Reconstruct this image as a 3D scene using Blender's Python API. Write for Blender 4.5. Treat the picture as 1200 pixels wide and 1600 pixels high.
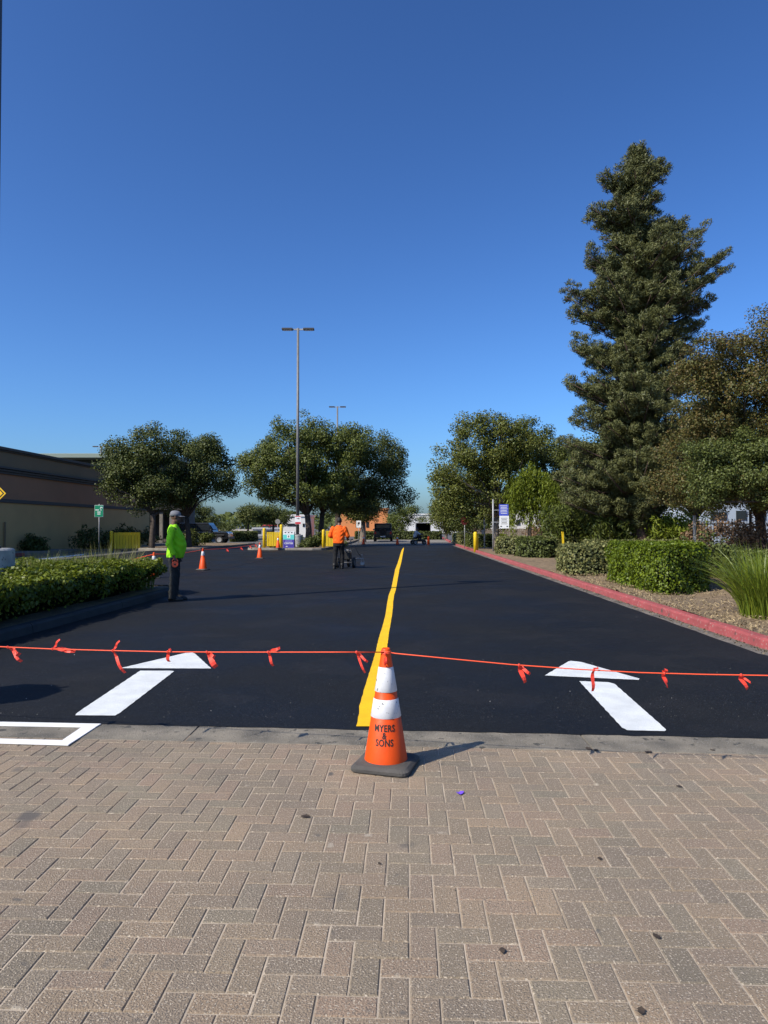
import bpy, bmesh, math, random
import numpy as np
from mathutils import Vector, Matrix

R = math.radians
for o in list(bpy.data.objects):
    bpy.data.objects.remove(o)
scene = bpy.context.scene
COL = scene.collection
random.seed(7)
rng = np.random.default_rng(11)

# ------------------------------------------------------------------ camera, sky, sun, exposure
F, EYE, PITCH = 1100.0, 1.52, math.atan(22 / 1100.0)
cam_d = bpy.data.cameras.new('camera')
cam = bpy.data.objects.new('camera', cam_d)
COL.objects.link(cam)
cam.location = (0, 0, EYE)
cam.rotation_euler = (R(90) + PITCH, 0, 0)
cam_d.sensor_fit = 'VERTICAL'
cam_d.sensor_height = 36
cam_d.lens = F / 1600 * 36
cam_d.clip_start = 0.05
cam_d.clip_end = 6000
scene.camera = cam

SUN_EL, SHADOW_AZ = R(42), R(54.5)          # shadows fall 54.5 degrees right of straight ahead
sun_dir = Vector((-math.sin(SHADOW_AZ) * math.cos(SUN_EL), -math.cos(SHADOW_AZ) * math.cos(SUN_EL), math.sin(SUN_EL)))
world = bpy.data.worlds.new('World')
scene.world = world
world.use_nodes = True
wn = world.node_tree.nodes
wn.clear()
sky = wn.new('ShaderNodeTexSky')
sky.sky_type = 'NISHITA'
sky.sun_disc = False
sky.sun_elevation = SUN_EL
sky.sun_rotation = math.atan2(sun_dir.x, sun_dir.y)
sky.altitude = 0
sky.air_density = 1.0
sky.dust_density = 1.5
sky.ozone_density = 9.0
bgn = wn.new('ShaderNodeBackground')
bgn.inputs['Strength'].default_value = 0.082
gm = wn.new('ShaderNodeGamma')
gm.inputs['Gamma'].default_value = 1.33
wo = wn.new('ShaderNodeOutputWorld')
world.node_tree.links.new(sky.outputs[0], gm.inputs[0])
wb = wn.new('ShaderNodeMix'); wb.data_type = 'RGBA'; wb.blend_type = 'MULTIPLY'      # camera white balance, even over the whole sky
wb.inputs[0].default_value = 1.0; wb.inputs[7].default_value = (0.92, 1.0, 1.02, 1)
world.node_tree.links.new(gm.outputs[0], wb.inputs[6])
world.node_tree.links.new(wb.outputs[2], bgn.inputs[0])
world.node_tree.links.new(bgn.outputs[0], wo.inputs[0])

sun_l = bpy.data.lights.new('sun', 'SUN')
sun_l.energy = 4.8
sun_l.angle = R(0.53)
sun_l.color = (1.0, 0.92, 0.79)
sun = bpy.data.objects.new('sun', sun_l)
COL.objects.link(sun)
sun.rotation_euler = sun_dir.to_track_quat('Z', 'Y').to_euler()
scene.view_settings.view_transform = 'Standard'
scene.view_settings.look = 'None'
scene.view_settings.exposure = 0.34
scene.view_settings.gamma = 1.0

# ------------------------------------------------------------------ survey helpers (photo measurement -> metres)
CP, SP = math.cos(PITCH), math.sin(PITCH)
def ray(px, py):
    u, v = (px - 600) / F, (800 - py) / F
    return u, CP - v * SP, SP + v * CP
def G(px, py, z=0.0):
    """spot on level ground (height z) measured in the photograph"""
    x, y, dz = ray(px, py)
    t = (z - EYE) / dz
    return Vector((x * t, y * t, z))
def at(px, py, d):
    x, y, z = ray(px, py)
    t = d / y
    return Vector((x * t, d, EYE + z * t))
ROAD = Vector((0.034, 1, 0)).normalized()     # heading of the drive
SIDE = Vector((ROAD.y, -ROAD.x, 0))

# ------------------------------------------------------------------ materials
def lin(c):
    return tuple((x / 12.92 if x <= .04045 else ((x + .055) / 1.055) ** 2.4) for x in c)
MATS = {}
def mat(name, c1, c2=None, scale=4, rough=0.7, bump=0.0, bscale=60, metal=0.0, spec=0.4, rnd=None, speck=None,
        transl=0.0, detail=5, coat=0.0, lo=0.35, hi=0.65, rvar=None):
    """c1/c2 noise-mixed in world space; rnd=(colour, amount): per piece; speck=(colour, scale, threshold)"""
    m = bpy.data.materials.new(name)
    m.use_nodes = True
    nt = m.node_tree; n = nt.nodes; L = nt.links.new
    p = n['Principled BSDF']
    p.inputs['Roughness'].default_value = rough
    p.inputs['Metallic'].default_value = metal
    p.inputs['Specular IOR Level'].default_value = spec
    if coat:
        p.inputs['Coat Weight'].default_value = coat
    geo = n.new('ShaderNodeNewGeometry')
    pos = geo.outputs['Position']
    def noise(sc, det=detail):
        t = n.new('ShaderNodeTexNoise')
        t.inputs['Scale'].default_value = sc
        t.inputs['Detail'].default_value = det
        L(pos, t.inputs['Vector'])
        return t.outputs['Fac']
    def ramp(f, a, b):
        r = n.new('ShaderNodeMapRange')
        r.inputs['From Min'].default_value = a; r.inputs['From Max'].default_value = b
        L(f, r.inputs['Value'])
        return r.outputs[0]
    def mix(fac, a, b):
        x = n.new('ShaderNodeMix'); x.data_type = 'RGBA'
        if isinstance(fac, (int, float)): x.inputs[0].default_value = fac
        else: L(fac, x.inputs[0])
        for s, v in ((6, a), (7, b)):
            if isinstance(v, tuple): x.inputs[s].default_value = (*v[:3], 1)
            else: L(v, x.inputs[s])
        return x.outputs[2]
    col = tuple(c1)
    if c2 is not None:
        col = mix(ramp(noise(scale), lo, hi), tuple(c1), tuple(c2))
    if rnd is not None:
        oi = n.new('ShaderNodeObjectInfo')
        ad = n.new('ShaderNodeMath'); ad.operation = 'ADD'
        L(oi.outputs['Random'], ad.inputs[0]); L(geo.outputs['Random Per Island'], ad.inputs[1])
        fr = n.new('ShaderNodeMath'); fr.operation = 'FRACT'; L(ad.outputs[0], fr.inputs[0])
        rr = n.new('ShaderNodeValToRGB')
        els = rr.color_ramp.elements
        cols = rnd
        els[0].color = (*cols[0], 1); els[-1].color = (*cols[-1], 1)
        for i in range(1, len(cols) - 1):
            e = els.new(i / (len(cols) - 1)); e.color = (*cols[i], 1)
        L(fr.outputs[0], rr.inputs[0])
        mm = n.new('ShaderNodeMix'); mm.data_type = 'RGBA'; mm.blend_type = 'MULTIPLY'
        mm.inputs[0].default_value = 1
        if isinstance(col, tuple): mm.inputs[6].default_value = (*col, 1)
        else: L(col, mm.inputs[6])
        L(rr.outputs[0], mm.inputs[7])
        col = mm.outputs[2]
    if speck is not None:
        for sc_col, sc, th in (speck if isinstance(speck, list) else [speck]):
            col = mix(ramp(noise(sc, 2), th, th + 0.05), col, tuple(sc_col))
    if isinstance(col, tuple): p.inputs['Base Color'].default_value = (*col, 1)
    else: L(col, p.inputs['Base Color'])
    if rvar:
        rm = n.new('ShaderNodeMapRange'); rm.inputs['From Min'].default_value = .35; rm.inputs['From Max'].default_value = .65
        rm.inputs['To Min'].default_value = rvar[0]; rm.inputs['To Max'].default_value = rvar[1]
        L(noise(rvar[2], 6), rm.inputs['Value']); L(rm.outputs[0], p.inputs['Roughness'])
    if bump:
        b = n.new('ShaderNodeBump')
        b.inputs['Strength'].default_value = bump
        b.inputs['Distance'].default_value = 0.01
        L(noise(bscale, 4), b.inputs['Height']); L(b.outputs[0], p.inputs['Normal'])
    if transl:
        tr = n.new('ShaderNodeBsdfTranslucent')
        if isinstance(col, tuple): tr.inputs[0].default_value = (*col, 1)
        else: L(col, tr.inputs[0])
        ms = n.new('ShaderNodeMixShader'); ms.inputs[0].default_value = transl
        L(p.outputs[0], ms.inputs[1]); L(tr.outputs[0], ms.inputs[2])
        L(ms.outputs[0], n['Material Output'].inputs[0])
    MATS[name] = m
    return m

def leafmat(name, c, var, transl=0.25, rough=0.55, spec=0.3):
    return mat(name, c, rnd=var, rough=rough, transl=transl, spec=spec)

V3 = [(0.5, 0.55, 0.5), (0.9, 0.9, 0.8), (1.0, 1.0, 1.0), (1.5, 1.4, 1.25)]
# ------------------------------------------------------------------ mesh helpers
class MB:
    def __init__(s): s.v = []; s.f = []
    def add(s, vs, fs):
        k = len(s.v); s.v += [tuple(x) for x in vs]; s.f += [tuple(i + k for i in f) for f in fs]; return s
    def box(s, cx, cy, cz, sx, sy, sz, rz=0.0, rx=0.0, ry=0.0):
        M = Matrix.Translation((cx, cy, cz)) @ Matrix.Rotation(rz, 4, 'Z') @ Matrix.Rotation(ry, 4, 'Y') @ Matrix.Rotation(rx, 4, 'X')
        vs = [M @ Vector((x * sx / 2, y * sy / 2, z * sz / 2)) for z in (-1, 1) for y in (-1, 1) for x in (-1, 1)]
        return s.add(vs, [(0, 2, 3, 1), (4, 5, 7, 6), (0, 1, 5, 4), (2, 6, 7, 3), (0, 4, 6, 2), (1, 3, 7, 5)])
    def tube(s, pts, rads, n=10, cap=True, ell=None):
        pts = [Vector(p) for p in pts]
        if isinstance(rads, (int, float)): rads = [rads] * len(pts)
        rings = []
        up = None
        for i, p in enumerate(pts):
            t = (pts[min(i + 1, len(pts) - 1)] - pts[max(i - 1, 0)])
            t = t.normalized() if t.length > 1e-9 else Vector((0, 0, 1))
            if up is None:
                up = Vector((1, 0, 0)) if abs(t.x) < .9 else Vector((0, 1, 0))
            a = t.cross(up).normalized(); b = a.cross(t).normalized(); up = b
            rings.append([p + (a * math.cos(2 * math.pi * k / n) + b * math.sin(2 * math.pi * k / n)) * rads[i] for k in range(n)])
        vs = [q for r in rings for q in r]; fs = []
        for i in range(len(pts) - 1):
            for k in range(n):
                k2 = (k + 1) % n
                fs.append((i * n + k, i * n + k2, (i + 1) * n + k2, (i + 1) * n + k))
        if cap:
            fs.append(tuple(reversed(range(n)))); fs.append(tuple((len(pts) - 1) * n + k for k in range(n)))
        return s.add(vs, fs)
    def lathe(s, prof, c=(0, 0, 0), n=24, sx=1, sy=1, cap=True):
        vs = [(c[0] + r * math.cos(2 * math.pi * k / n) * sx, c[1] + r * math.sin(2 * math.pi * k / n) * sy, c[2] + z) for r, z in prof for k in range(n)]
        fs = []
        for i in range(len(prof) - 1):
            for k in range(n):
                k2 = (k + 1) % n
                fs.append((i * n + k, i * n + k2, (i + 1) * n + k2, (i + 1) * n + k))
        if cap:
            fs.append(tuple(reversed(range(n)))); fs.append(tuple((len(prof) - 1) * n + k for k in range(n)))
        return s.add(vs, fs)
    def prism(s, poly, z0, z1):
        n = len(poly)
        vs = [(x, y, z0) for x, y in poly] + [(x, y, z1) for x, y in poly]
        fs = [tuple(reversed(range(n))), tuple(range(n, 2 * n))] + [(i, (i + 1) % n, n + (i + 1) % n, n + i) for i in range(n)]
        return s.add(vs, fs)
    def prism_x(s, poly, x0, x1):     # poly in (y, z), extruded along x
        n = len(poly)
        vs = [(x0, y, z) for y, z in poly] + [(x1, y, z) for y, z in poly]
        fs = [tuple(reversed(range(n))), tuple(range(n, 2 * n))] + [(i, (i + 1) % n, n + (i + 1) % n, n + i) for i in range(n)]
        return s.add(vs, fs)
    def loft(s, rings, cap=True):     # rings: lists of equal length
        n = len(rings[0]); vs = [q for r in rings for q in r]; fs = []
        for i in range(len(rings) - 1):
            for k in range(n):
                k2 = (k + 1) % n
                fs.append((i * n + k, i * n + k2, (i + 1) * n + k2, (i + 1) * n + k))
        if cap:
            fs.append(tuple(reversed(range(n)))); fs.append(tuple((len(rings) - 1) * n + k for k in range(n)))
        return s.add(vs, fs)
    def mesh(s, name, m, smooth=False):
        me = bpy.data.meshes.new(name)
        me.from_pydata(s.v, [], s.f)
        bm = bmesh.new(); bm.from_mesh(me); bmesh.ops.recalc_face_normals(bm, faces=bm.faces); bm.to_mesh(me); bm.free()
        if m: me.materials.append(m)
        if smooth:
            for p in me.polygons: p.use_smooth = True
        return me
    def build(s, name, m, parent=None, loc=None, smooth=False, bevel=0, rz=0):
        o = link(name, s.mesh(name, m, smooth), parent, loc, rz)
        if bevel:
            b = o.modifiers.new('bevel', 'BEVEL'); b.width = bevel; b.segments = 2; b.limit_method = 'ANGLE'; b.angle_limit = R(40)
        return o

def link(name, data, parent=None, loc=None, rz=0):
    o = bpy.data.objects.new(name, data)
    COL.objects.link(o)
    if parent: o.parent = parent
    if loc is not None: o.location = loc
    if rz: o.rotation_euler.z = rz
    return o
def tag(o, label, cat, group=None):
    o['label'] = label; o['category'] = cat
    if group: o['group'] = group
    return o
def thing(name, label, cat, loc, rz=0, group=None):
    return tag(link(name, None, None, loc, rz), label, cat, group)
def struct(o):
    o['kind'] = 'structure'; return o
def stuff(o, label=None, cat=None):
    o['kind'] = 'stuff'
    if label: o['label'] = label
    if cat: o['category'] = cat
    return o
def copy_tree(o, parent=None):
    c = o.copy(); COL.objects.link(c); c.parent = parent
    for ch in list(o.children): copy_tree(ch, c)
    return c
def mesh_np(name, verts, quads, m, smooth=False):
    me = bpy.data.meshes.new(name)
    me.vertices.add(len(verts)); me.vertices.foreach_set('co', np.ascontiguousarray(verts, dtype=np.float32).ravel())
    k = quads.shape[1]; nf = len(quads)
    me.loops.add(nf * k); me.loops.foreach_set('vertex_index', np.ascontiguousarray(quads, dtype=np.int32).ravel())
    me.polygons.add(nf); me.polygons.foreach_set('loop_start', np.arange(0, nf * k, k, dtype=np.int32))
    if m: me.materials.append(m)
    me.update(calc_edges=True)
    if smooth: me.polygons.foreach_set('use_smooth', np.ones(nf, dtype=bool))
    return me
def unit(a):
    return a / np.maximum(np.linalg.norm(a, axis=1, keepdims=True), 1e-9)
def leaf_mesh(name, P, N, size, m, asp=0.45, tdir=None):
    """one folded diamond leaf per point"""
    n = len(P)
    N = unit(N)
    r = rng.normal(size=(n, 3)) if tdir is None else tdir + 0.35 * rng.normal(size=(n, 3))
    T = unit(r - N * np.sum(r * N, axis=1, keepdims=True))
    B = np.cross(N, T)
    s = np.asarray(size).reshape(-1, 1) * np.ones((n, 1))
    v = np.empty((n, 4, 3))
    v[:, 0] = P - T * s * .5
    v[:, 1] = P + B * s * asp + N * s * .12
    v[:, 2] = P + T * s * .5 - N * s * .1
    v[:, 3] = P - B * s * asp + N * s * .12
    return mesh_np(name, v.reshape(-1, 3), np.arange(4 * n).reshape(n, 4), m)
def noise1(x, seed=0):
    return math.sin(x * 1.7 + seed) * .5 + math.sin(x * 3.9 + seed * 2.3) * .3 + math.sin(x * 8.3 + seed * .7) * .2

# ------------------------------------------------------------------ shared materials
m_old = mat('old_asphalt', (.10, .096, .09), (.07, .068, .065), .6, .9, .3, 120, speck=((.26, .25, .24), 90, .66))
m_seal = mat('sealed_asphalt', (.0038, .0050, .0068), (.0058, .0068, .0088), .35, .7, .6, 170, spec=.23, rvar=(.6, .9, .55),
             speck=[((.0085, .009, .0105), .9, .56), ((.016, .018, .021), 110, .59), ((.0012, .0013, .002), 75, .60), ((.026, .028, .031), 60, .65), ((.10, .10, .10), 48, .72)])
m_white = mat('white_road_paint', (.66, .68, .67), (.56, .58, .57), 5, .8, .6, 150, speck=[((.42, .43, .43), 130, .64), ((.28, .28, .28), 60, .735)])
m_yellow = mat('yellow_road_paint', (.86, .50, .0015), (.77, .44, .0015), 4, .8, .6, 150, speck=[((.5, .26, .004), 130, .65)])
m_conc = mat('concrete', (.235, .21, .175), (.16, .145, .122), 3, .9, .4, 90, speck=((.12, .115, .105), 45, .66))
m_conc_dark = mat('concrete_band', (.215, .188, .143), (.10, .09, .072), 3.2, .9, .7, 90, speck=[((.06, .056, .047), 10, .64), ((.09, .085, .06), 34, .64), ((.36, .34, .31), 130, .66)])
m_redk = mat('red_kerb_paint', (.33, .068, .068), (.25, .056, .055), 4, .85, .4, 70, speck=[((.33, .20, .17), 24, .63), ((.11, .055, .048), 7, .655), ((.3, .27, .23), 60, .69)])
m_sand = mat('joint_sand', (.45, .375, .285), (.31, .26, .20), 3, .95, .3, 200)
m_brick = mat('paver_brick', (.276, .216, .152), (.195, .161, .121), 1.3, .92, .8, 150, lo=.3, hi=.7,
              rnd=[(.80, .82, .80), (1.0, .95, .88), (.87, .91, .88), (1.08, .99, .90), (.95, .96, .94), (1.14, 1.05, .95), (.82, .82, .82), (1.03, .97, .91), (1.06, .95, .91), (.92, .93, .91)],
              speck=[((.125, .106, .085), 130, .59), ((.42, .355, .27), 120, .595), ((.34, .29, .22), 9, .70), ((.115, .10, .085), 2.3, .68), ((.11, .098, .084), 7, .705), ((.03, .027, .024), 22, .755)])
m_conc_kerb = mat('dark_kerb_concrete', (.045, .044, .043), (.03, .03, .03), 3, .85, .4, 90)  # planter kerb concrete, a darker tone than the other kerbs
m_soil = mat('mulch_soil', (.21, .145, .083), (.12, .085, .05), 5, .95, .9, 50, speck=[((.30, .24, .14), 40, .6), ((.08, .06, .04), 30, .66)])
m_straw = mat('straw', (.28, .215, .12), rough=.9, rnd=[(.5, .45, .4), (1, 1, 1), (1.25, 1.2, 1.1)])
m_bark = mat('bark', (.085, .065, .05), (.045, .036, .03), 9, .95, 1, 30)
m_bark_pale = mat('pale_bark', (.20, .165, .13), (.12, .10, .08), 9, .95, 1, 30)
m_bark_red = mat('redwood_bark', (.10, .06, .045), (.05, .032, .026), 7, .95, 1, 25)
m_black = mat('black_plastic', (.02, .02, .02), rough=.5)
m_rubber = mat('black_rubber', (.055, .051, .045), (.085, .078, .068), 7, .8, .4, 90)
m_tyre = mat('tyre_rubber', (.018, .018, .018), rough=.85)
m_orange = mat('cone_orange', (.72, .075, .004), (.64, .062, .004), 6, .5, .1, 60, spec=.3)
m_coll = mat('reflective_white', (.66, .66, .66), (.58, .58, .58), 14, .5, speck=[((.10, .095, .09), 30, .675), ((.2, .19, .18), 75, .70)])
m_cord = mat('orange_cord', (.88, .10, .035), rough=.6)
m_ribbon = mat('orange_ribbon', (.90, .085, .05), rough=.5, transl=.3)
m_steel = mat('galvanised_steel', (.36, .36, .36), (.28, .28, .28), 6, .55, metal=.3)
m_polegrey = mat('pole_grey', (.17, .165, .16), (.14, .135, .13), 4, .6, metal=.2)
m_darksteel = mat('dark_bronze_steel', (.055, .05, .048), rough=.5, metal=.2)
m_ypaint = mat('yellow_paint', (.74, .50, .012), (.66, .44, .012), 3, .5, speck=((.36, .23, .02), 20, .70))
m_glass = mat('dark_glass', (.02, .025, .03), rough=.08, spec=.6)

# ------------------------------------------------------------------ ground and road
def sheet(name, poly, z, m, parent=None):
    me = bpy.data.meshes.new(name)
    me.from_pydata([(x, y, z) for x, y in poly], [], [tuple(range(len(poly)))])
    me.materials.append(m)
    o = link(name, me, parent)
    if me.polygons[0].normal.z < 0:
        me.flip_normals()
    return o
struct(sheet('ground', [(-1500, -300), (1500, -300), (1500, 3000), (-1500, 3000)], -0.09, m_old))

def kerb_x(d): return 4.45 + .0185 * (d - 8)      # seam between seal coat and the right gutter
# seal coat
def edge_near(x): return G(0, 1129).y + (G(1200, 1155).y - G(0, 1129).y) * (x - G(0, 1129).x) / (G(1200, 1155).x - G(0, 1129).x)
def lp_x(d): return -4.98 + .05 * (d - 9.6)        # left planter kerb face
seal = []
for i in range(0, 221):
    x = -11 + 22 * i / 220
    seal.append((x, edge_near(x) + .012 * noise1(x * 9, 2) + .006 * noise1(x * 41)))
seal += [(11, 6.0), (9, 6.2), (6.6, 6.6), (5.2, 7.2), (4.62, 7.9)]
seal += [(kerb_x(d) + .015 * noise1(d * 3), d) for d in np.arange(8.4, 55, .6)]
seal += [(5.3, 55.7), (-8.6, 55.9), (-14.2, 47), (-15.2, 17.5), (-11, 14)]
struct(sheet('seal_coated_road', seal, 0.006, m_seal))
struct(sheet('old_road', [(-17.5, 3), (-16.6, 200), (9, 200), (9, 40), (7, 3)], -0.03, m_old))
for nm, pts in (('pale_gutter_strip', [(400, 843), (700, 843), (715, 847), (400, 847)]),):
    struct(sheet(nm, [G(*p).xy for p in pts], -.02, m_conc))

# painted markings
def marking(name, pxs, m, z=0.011, jit=.004):
    pts = [G(*p) for p in pxs]
    out = []
    n = len(pts)
    for i in range(n):
        a, b = pts[i], pts[(i + 1) % n]
        k = max(2, int((b - a).length / .05))
        for j in range(k):
            q = a.lerp(b, j / k)
            out.append((q.x + jit * noise1(q.y * 23 + i), q.y + jit * noise1(q.x * 29 + i * 3)))
    return struct(sheet(name, out, z, m))
ylm = [(1137, 557, 580.5), (1110, 562, 585), (1105, 561.5, 586), (1075, 570, 592), (1020, 587, 604), (1000, 591.5, 606.5), (985, 596, 608.5), (965, 601.5, 612), (950, 604, 613.8),
       (940, 605.5, 614.5), (930, 607.5, 616), (920, 611.5, 619), (905, 614.5, 621.5), (890, 617.5, 624), (880, 621.5, 626.8), (868, 625, 629), (860, 627.5, 630.5), (856, 630.2, 631.2)]
pl = [G(l, y).xy for y, l, r in ylm] + [G(r, y).xy for y, l, r in reversed(ylm)]
def densify(p, step, jit):
    out = []
    for i in range(len(p)):
        a, b = Vector(p[i]), Vector(p[(i + 1) % len(p)])
        k = max(1, int((b - a).length / step))
        for j in range(k):
            q = a.lerp(b, j / k); out.append((q.x + jit * noise1(q.y * 13 + i % 2), q.y))
    return out
struct(sheet('yellow_centre_line', densify(pl, .12, .004), .011, m_yellow))
marking('white_arrow_shaft', [(118, 1119.5), (180, 1120), (187, 1116), (272, 1050.5), (268, 1049.5), (219, 1049.5), (120, 1116)], m_white)
marking('white_arrow_head', [(188, 1045.5), (330, 1046), (304, 1022), (300, 1021), (290, 1021.5)], m_white)
marking('white_arrow_shaft', [(905, 1066), (950, 1067.5), (960, 1070), (1041, 1142), (1039, 1144.5), (980, 1143), (972, 1139)], m_white)
marking('white_arrow_head', [(851, 1057), (998, 1064), (999, 1062), (909, 1036), (892, 1034), (888, 1035)], m_white)
struct(sheet('white_edge_line', [G(22, 878.5).xy, G(26, 876).xy, G(131, 865.2).xy, G(131, 866.8).xy], -.012, m_white))

# concrete band between pavers and seal coat
def band_edge(x): return edge_near(x) - (.36 + .0 * x)
band = struct(MB().prism([(-11, band_edge(-11) - .0), (11, band_edge(11)), (11, edge_near(11) + .03), (-11, edge_near(-11) + .03)], -.08, -.004).build('concrete_band', m_conc_dark))
joints = [-10.5, -7.4, -4.55, G(303, 1142).x, 1.42, 4.3, 7.3, 10.5]
for a, b in zip(joints[:-1], joints[1:]):
    e = .006
    MB().prism([(a + e, band_edge(a)), (b - e, band_edge(b)), (b - e + .01, edge_near(b) + .05), (a + e + .01, edge_near(a) + .05)], -.07, .003).build('slab', m_conc_dark, band, bevel=.004)

# herringbone pavers
pav = struct(sheet('paver_bed', [(-9, -3), (9, -3), (9, band_edge(9) + .05), (-9, band_edge(-9) + .05)], -.0042, m_sand))
A = 0.1
U0 = G(640, 1526.25)                       # a corner of the bond measured in the photo: column 0, row 4
def brick_geo(l, w, t=.06, e=.0032, ch=.0045):
    x, y = l / 2 - .0018, w / 2 - .0018
    lo = [(-x, -y, -t), (x, -y, -t), (x, y, -t), (-x, y, -t)]
    mi = [(a, b, -ch) for a, b, c in lo]
    tp = [(-x + ch, -y + ch, 0), (x - ch, -y + ch, 0), (x - ch, y - ch, 0), (-x + ch, y - ch, 0)]
    fs = [(8, 9, 10, 11)] + [(k, (k + 1) % 4, 4 + (k + 1) % 4, 4 + k) for k in range(4)] + [(4 + k, 4 + (k + 1) % 4, 8 + (k + 1) % 4, 8 + k) for k in range(4)]
    return lo + mi + tp, fs
bv, bf = brick_geo(2 * A, A)
bricks = []
for j in range(-40, 62):
    for i in range(-95, 95):
        horiz = (i - j) % 4 == 0
        vert = (j - i - 1) % 4 == 0
        for ok, ci, cj, rot in ((horiz, i + 1, j + .5, 0), (vert, i + .5, j + 1, 1)):
            if not ok: continue
            c = U0 + SIDE * (ci * A) - ROAD * ((cj - 4) * A)
            ext = .11
            if c.x < -8.5 or c.x > 8.5 or c.y < -2.5: continue
            if c.y - (.05 if not rot else .1) > band_edge(c.x) - .006: continue
            bricks.append((c, rot))
yaw = math.atan2(-ROAD.x, ROAD.y)
def vis_rank(c):
    if c.y < .5: return 1e9
    px = 600 + c.x / c.y * F; py = 822 + EYE * F / c.y
    if -30 < px < 1230 and py < 1630: return c.y
    return 1e6 + c.length
bricks.sort(key=lambda b: vis_rank(b[0]))
me_b = bpy.data.meshes.new('brick'); me_b.from_pydata(bv, [], bf); me_b.materials.append(m_brick)
rest = MB()
for k, (c, rot) in enumerate(bricks):
    rz = yaw + (R(90) if rot else 0) + random.uniform(-.006, .006) + (math.pi if random.random() < .5 else 0)
    z = random.uniform(-.0012, .0012)
    M = Matrix.Translation((c.x, c.y, z)) @ Matrix.Rotation(rz, 4, 'Z') @ Matrix.Rotation(random.uniform(-.008, .008), 4, 'X') @ Matrix.Rotation(random.uniform(-.005, .005), 4, 'Y')
    if k < 300:
        o = link('brick', me_b, pav); o.matrix_local = M
    else:
        rest.add([M @ Vector(v) for v in bv], bf)
me_r = bpy.data.meshes.new('bricks'); me_r.from_pydata(rest.v, [], rest.f); me_r.materials.append(m_brick)
stuff(link('bricks', me_r, pav))

# ------------------------------------------------------------------ kerbs and planted ground
def kerb(name, pts, h, w, m, side, gutter=0, seg=3.0, label=None):
    """kerb sections along a polyline; side=+1: planted ground lies to the right of travel"""
    root = struct(link(name, None))
    P = [Vector((p[0], p[1], 0)) for p in pts]
    line = []
    for a, b in zip(P[:-1], P[1:]):
        k = max(1, int((b - a).length / .5))
        line += [a.lerp(b, j / k) for j in range(k)]
    line.append(P[-1])
    per = max(2, int(seg / .5))
    for s in range(0, len(line) - 1, per):
        part = line[s:s + per + 1]
        if len(part) < 2: continue
        rings = []
        for i, p in enumerate(part):
            gi = s + i
            t = (line[min(gi + 1, len(line) - 1)] - line[max(gi - 1, 0)]).normalized()
            nrm = Vector((t.y, -t.x, 0)) * side
            q = p + t * (.006 if i == 0 else (-.006 if i == len(part) - 1 else 0))
            wob = .006 * noise1(gi * .9, side)
            prof = [(0, -.1), (.0, .0), (.018, h - .03), (.045, h), (w, h + .004), (w, -.1)]
            rings.append([q + nrm * (a + wob) + Vector((0, 0, b)) for a, b in prof])
        MB().loft(rings).build('kerb_section', m, root, smooth=False)
    return root
rk = [(12.5, 6.3), (9.2, 6.55), (6.9, 6.95), (5.5, 7.55), (4.86, 8.2)] + [(kerb_x(d) + .22, d) for d in np.arange(8.8, 56, 2)]
kerb('red_kerb', rk, .13, .16, m_redk, 1)
# gutter pan
gp = [(kerb_x(d) - .02, d) for d in np.arange(8.4, 55, .8)]
gut = [(12.5, 6.25), (9.2, 6.45), (6.9, 6.8), (5.4, 7.3), (4.7, 7.8)] + gp
gut2 = [(x + .27, y + (.12 if y < 8.2 else 0)) for x, y in gut]
struct(sheet('gutter_pan', gut + gut2[::-1], .002, mat('gutter_concrete', (.19, .165, .135), (.085, .077, .066), 2.4, .9, .5, 80, speck=[((.04, .037, .033), 12, .62), ((.30, .27, .22), 60, .66)])))
kerb('far_red_kerb', [(G(700, 847).x, 66), (G(688, 840).x, 92), (9.3, 130)], .14, .2, m_redk, 1)

def terrain(name, poly, z, m, amp=.03, step=.35, fall=None):
    """bumpy planted ground inside a polygon"""
    bm = bmesh.new()
    bm.faces.new([bm.verts.new((x, y, z)) for x, y in poly])
    xs = [p[0] for p in poly]; ys = [p[1] for p in poly]
    for ax, lo, hi in ((0, min(xs), max(xs)), (1, min(ys), max(ys))):
        t = lo + step
        while t < hi:
            co = (t, 0, 0) if ax == 0 else (0, t, 0); no = (1, 0, 0) if ax == 0 else (0, 1, 0)
            bmesh.ops.bisect_plane(bm, geom=bm.verts[:] + bm.edges[:] + bm.faces[:], plane_co=co, plane_no=no)
            t += step * (1 if t < 40 else 2)
    for v in bm.verts:
        v.co.z += amp * (noise1(v.co.x * 1.3 + 2 * math.sin(v.co.y), 1) + noise1(v.co.y * 1.1, 5)) * .5
    bmesh.ops.recalc_face_normals(bm, faces=bm.faces)
    me = bpy.data.meshes.new(name); bm.to_mesh(me); bm.free(); me.materials.append(m)
    if me.polygons and me.polygons[0].normal.z < 0: me.flip_normals()
    return struct(link(name, me))
soil = [(14, 6.55), (9.2, 6.75), (6.95, 7.15), (5.62, 7.72), (5.0, 8.35)] + [(kerb_x(d) + .37, d) for d in np.arange(8.8, 56, 3)] + [(5.9, 62), (60, 62), (60, 6.5)]
terrain('planting_bed', soil, .125, m_soil, .05, .5)
lp_line = [(-12, 6.0), (-7.2, 6.3), (-5.6, 6.7), (-5.05, 7.6)] + [(lp_x(d), d) for d in np.arange(9, 15.2, 1)] + [(-4.66, 16.0), (-4.95, 16.6), (-6.2, 16.9), (-9.5, 16.2), (-14, 15.5)]
kerb('planter_kerb', lp_line, .14, .16, m_conc_kerb, -1)
terrain('planter_soil', [(x - .12, y - (.1 if y > 15.5 else -.1 if y < 7.7 else 0)) for x, y in lp_line] + [(-14, 6.2)], .12, m_soil, .03, .6)

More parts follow.
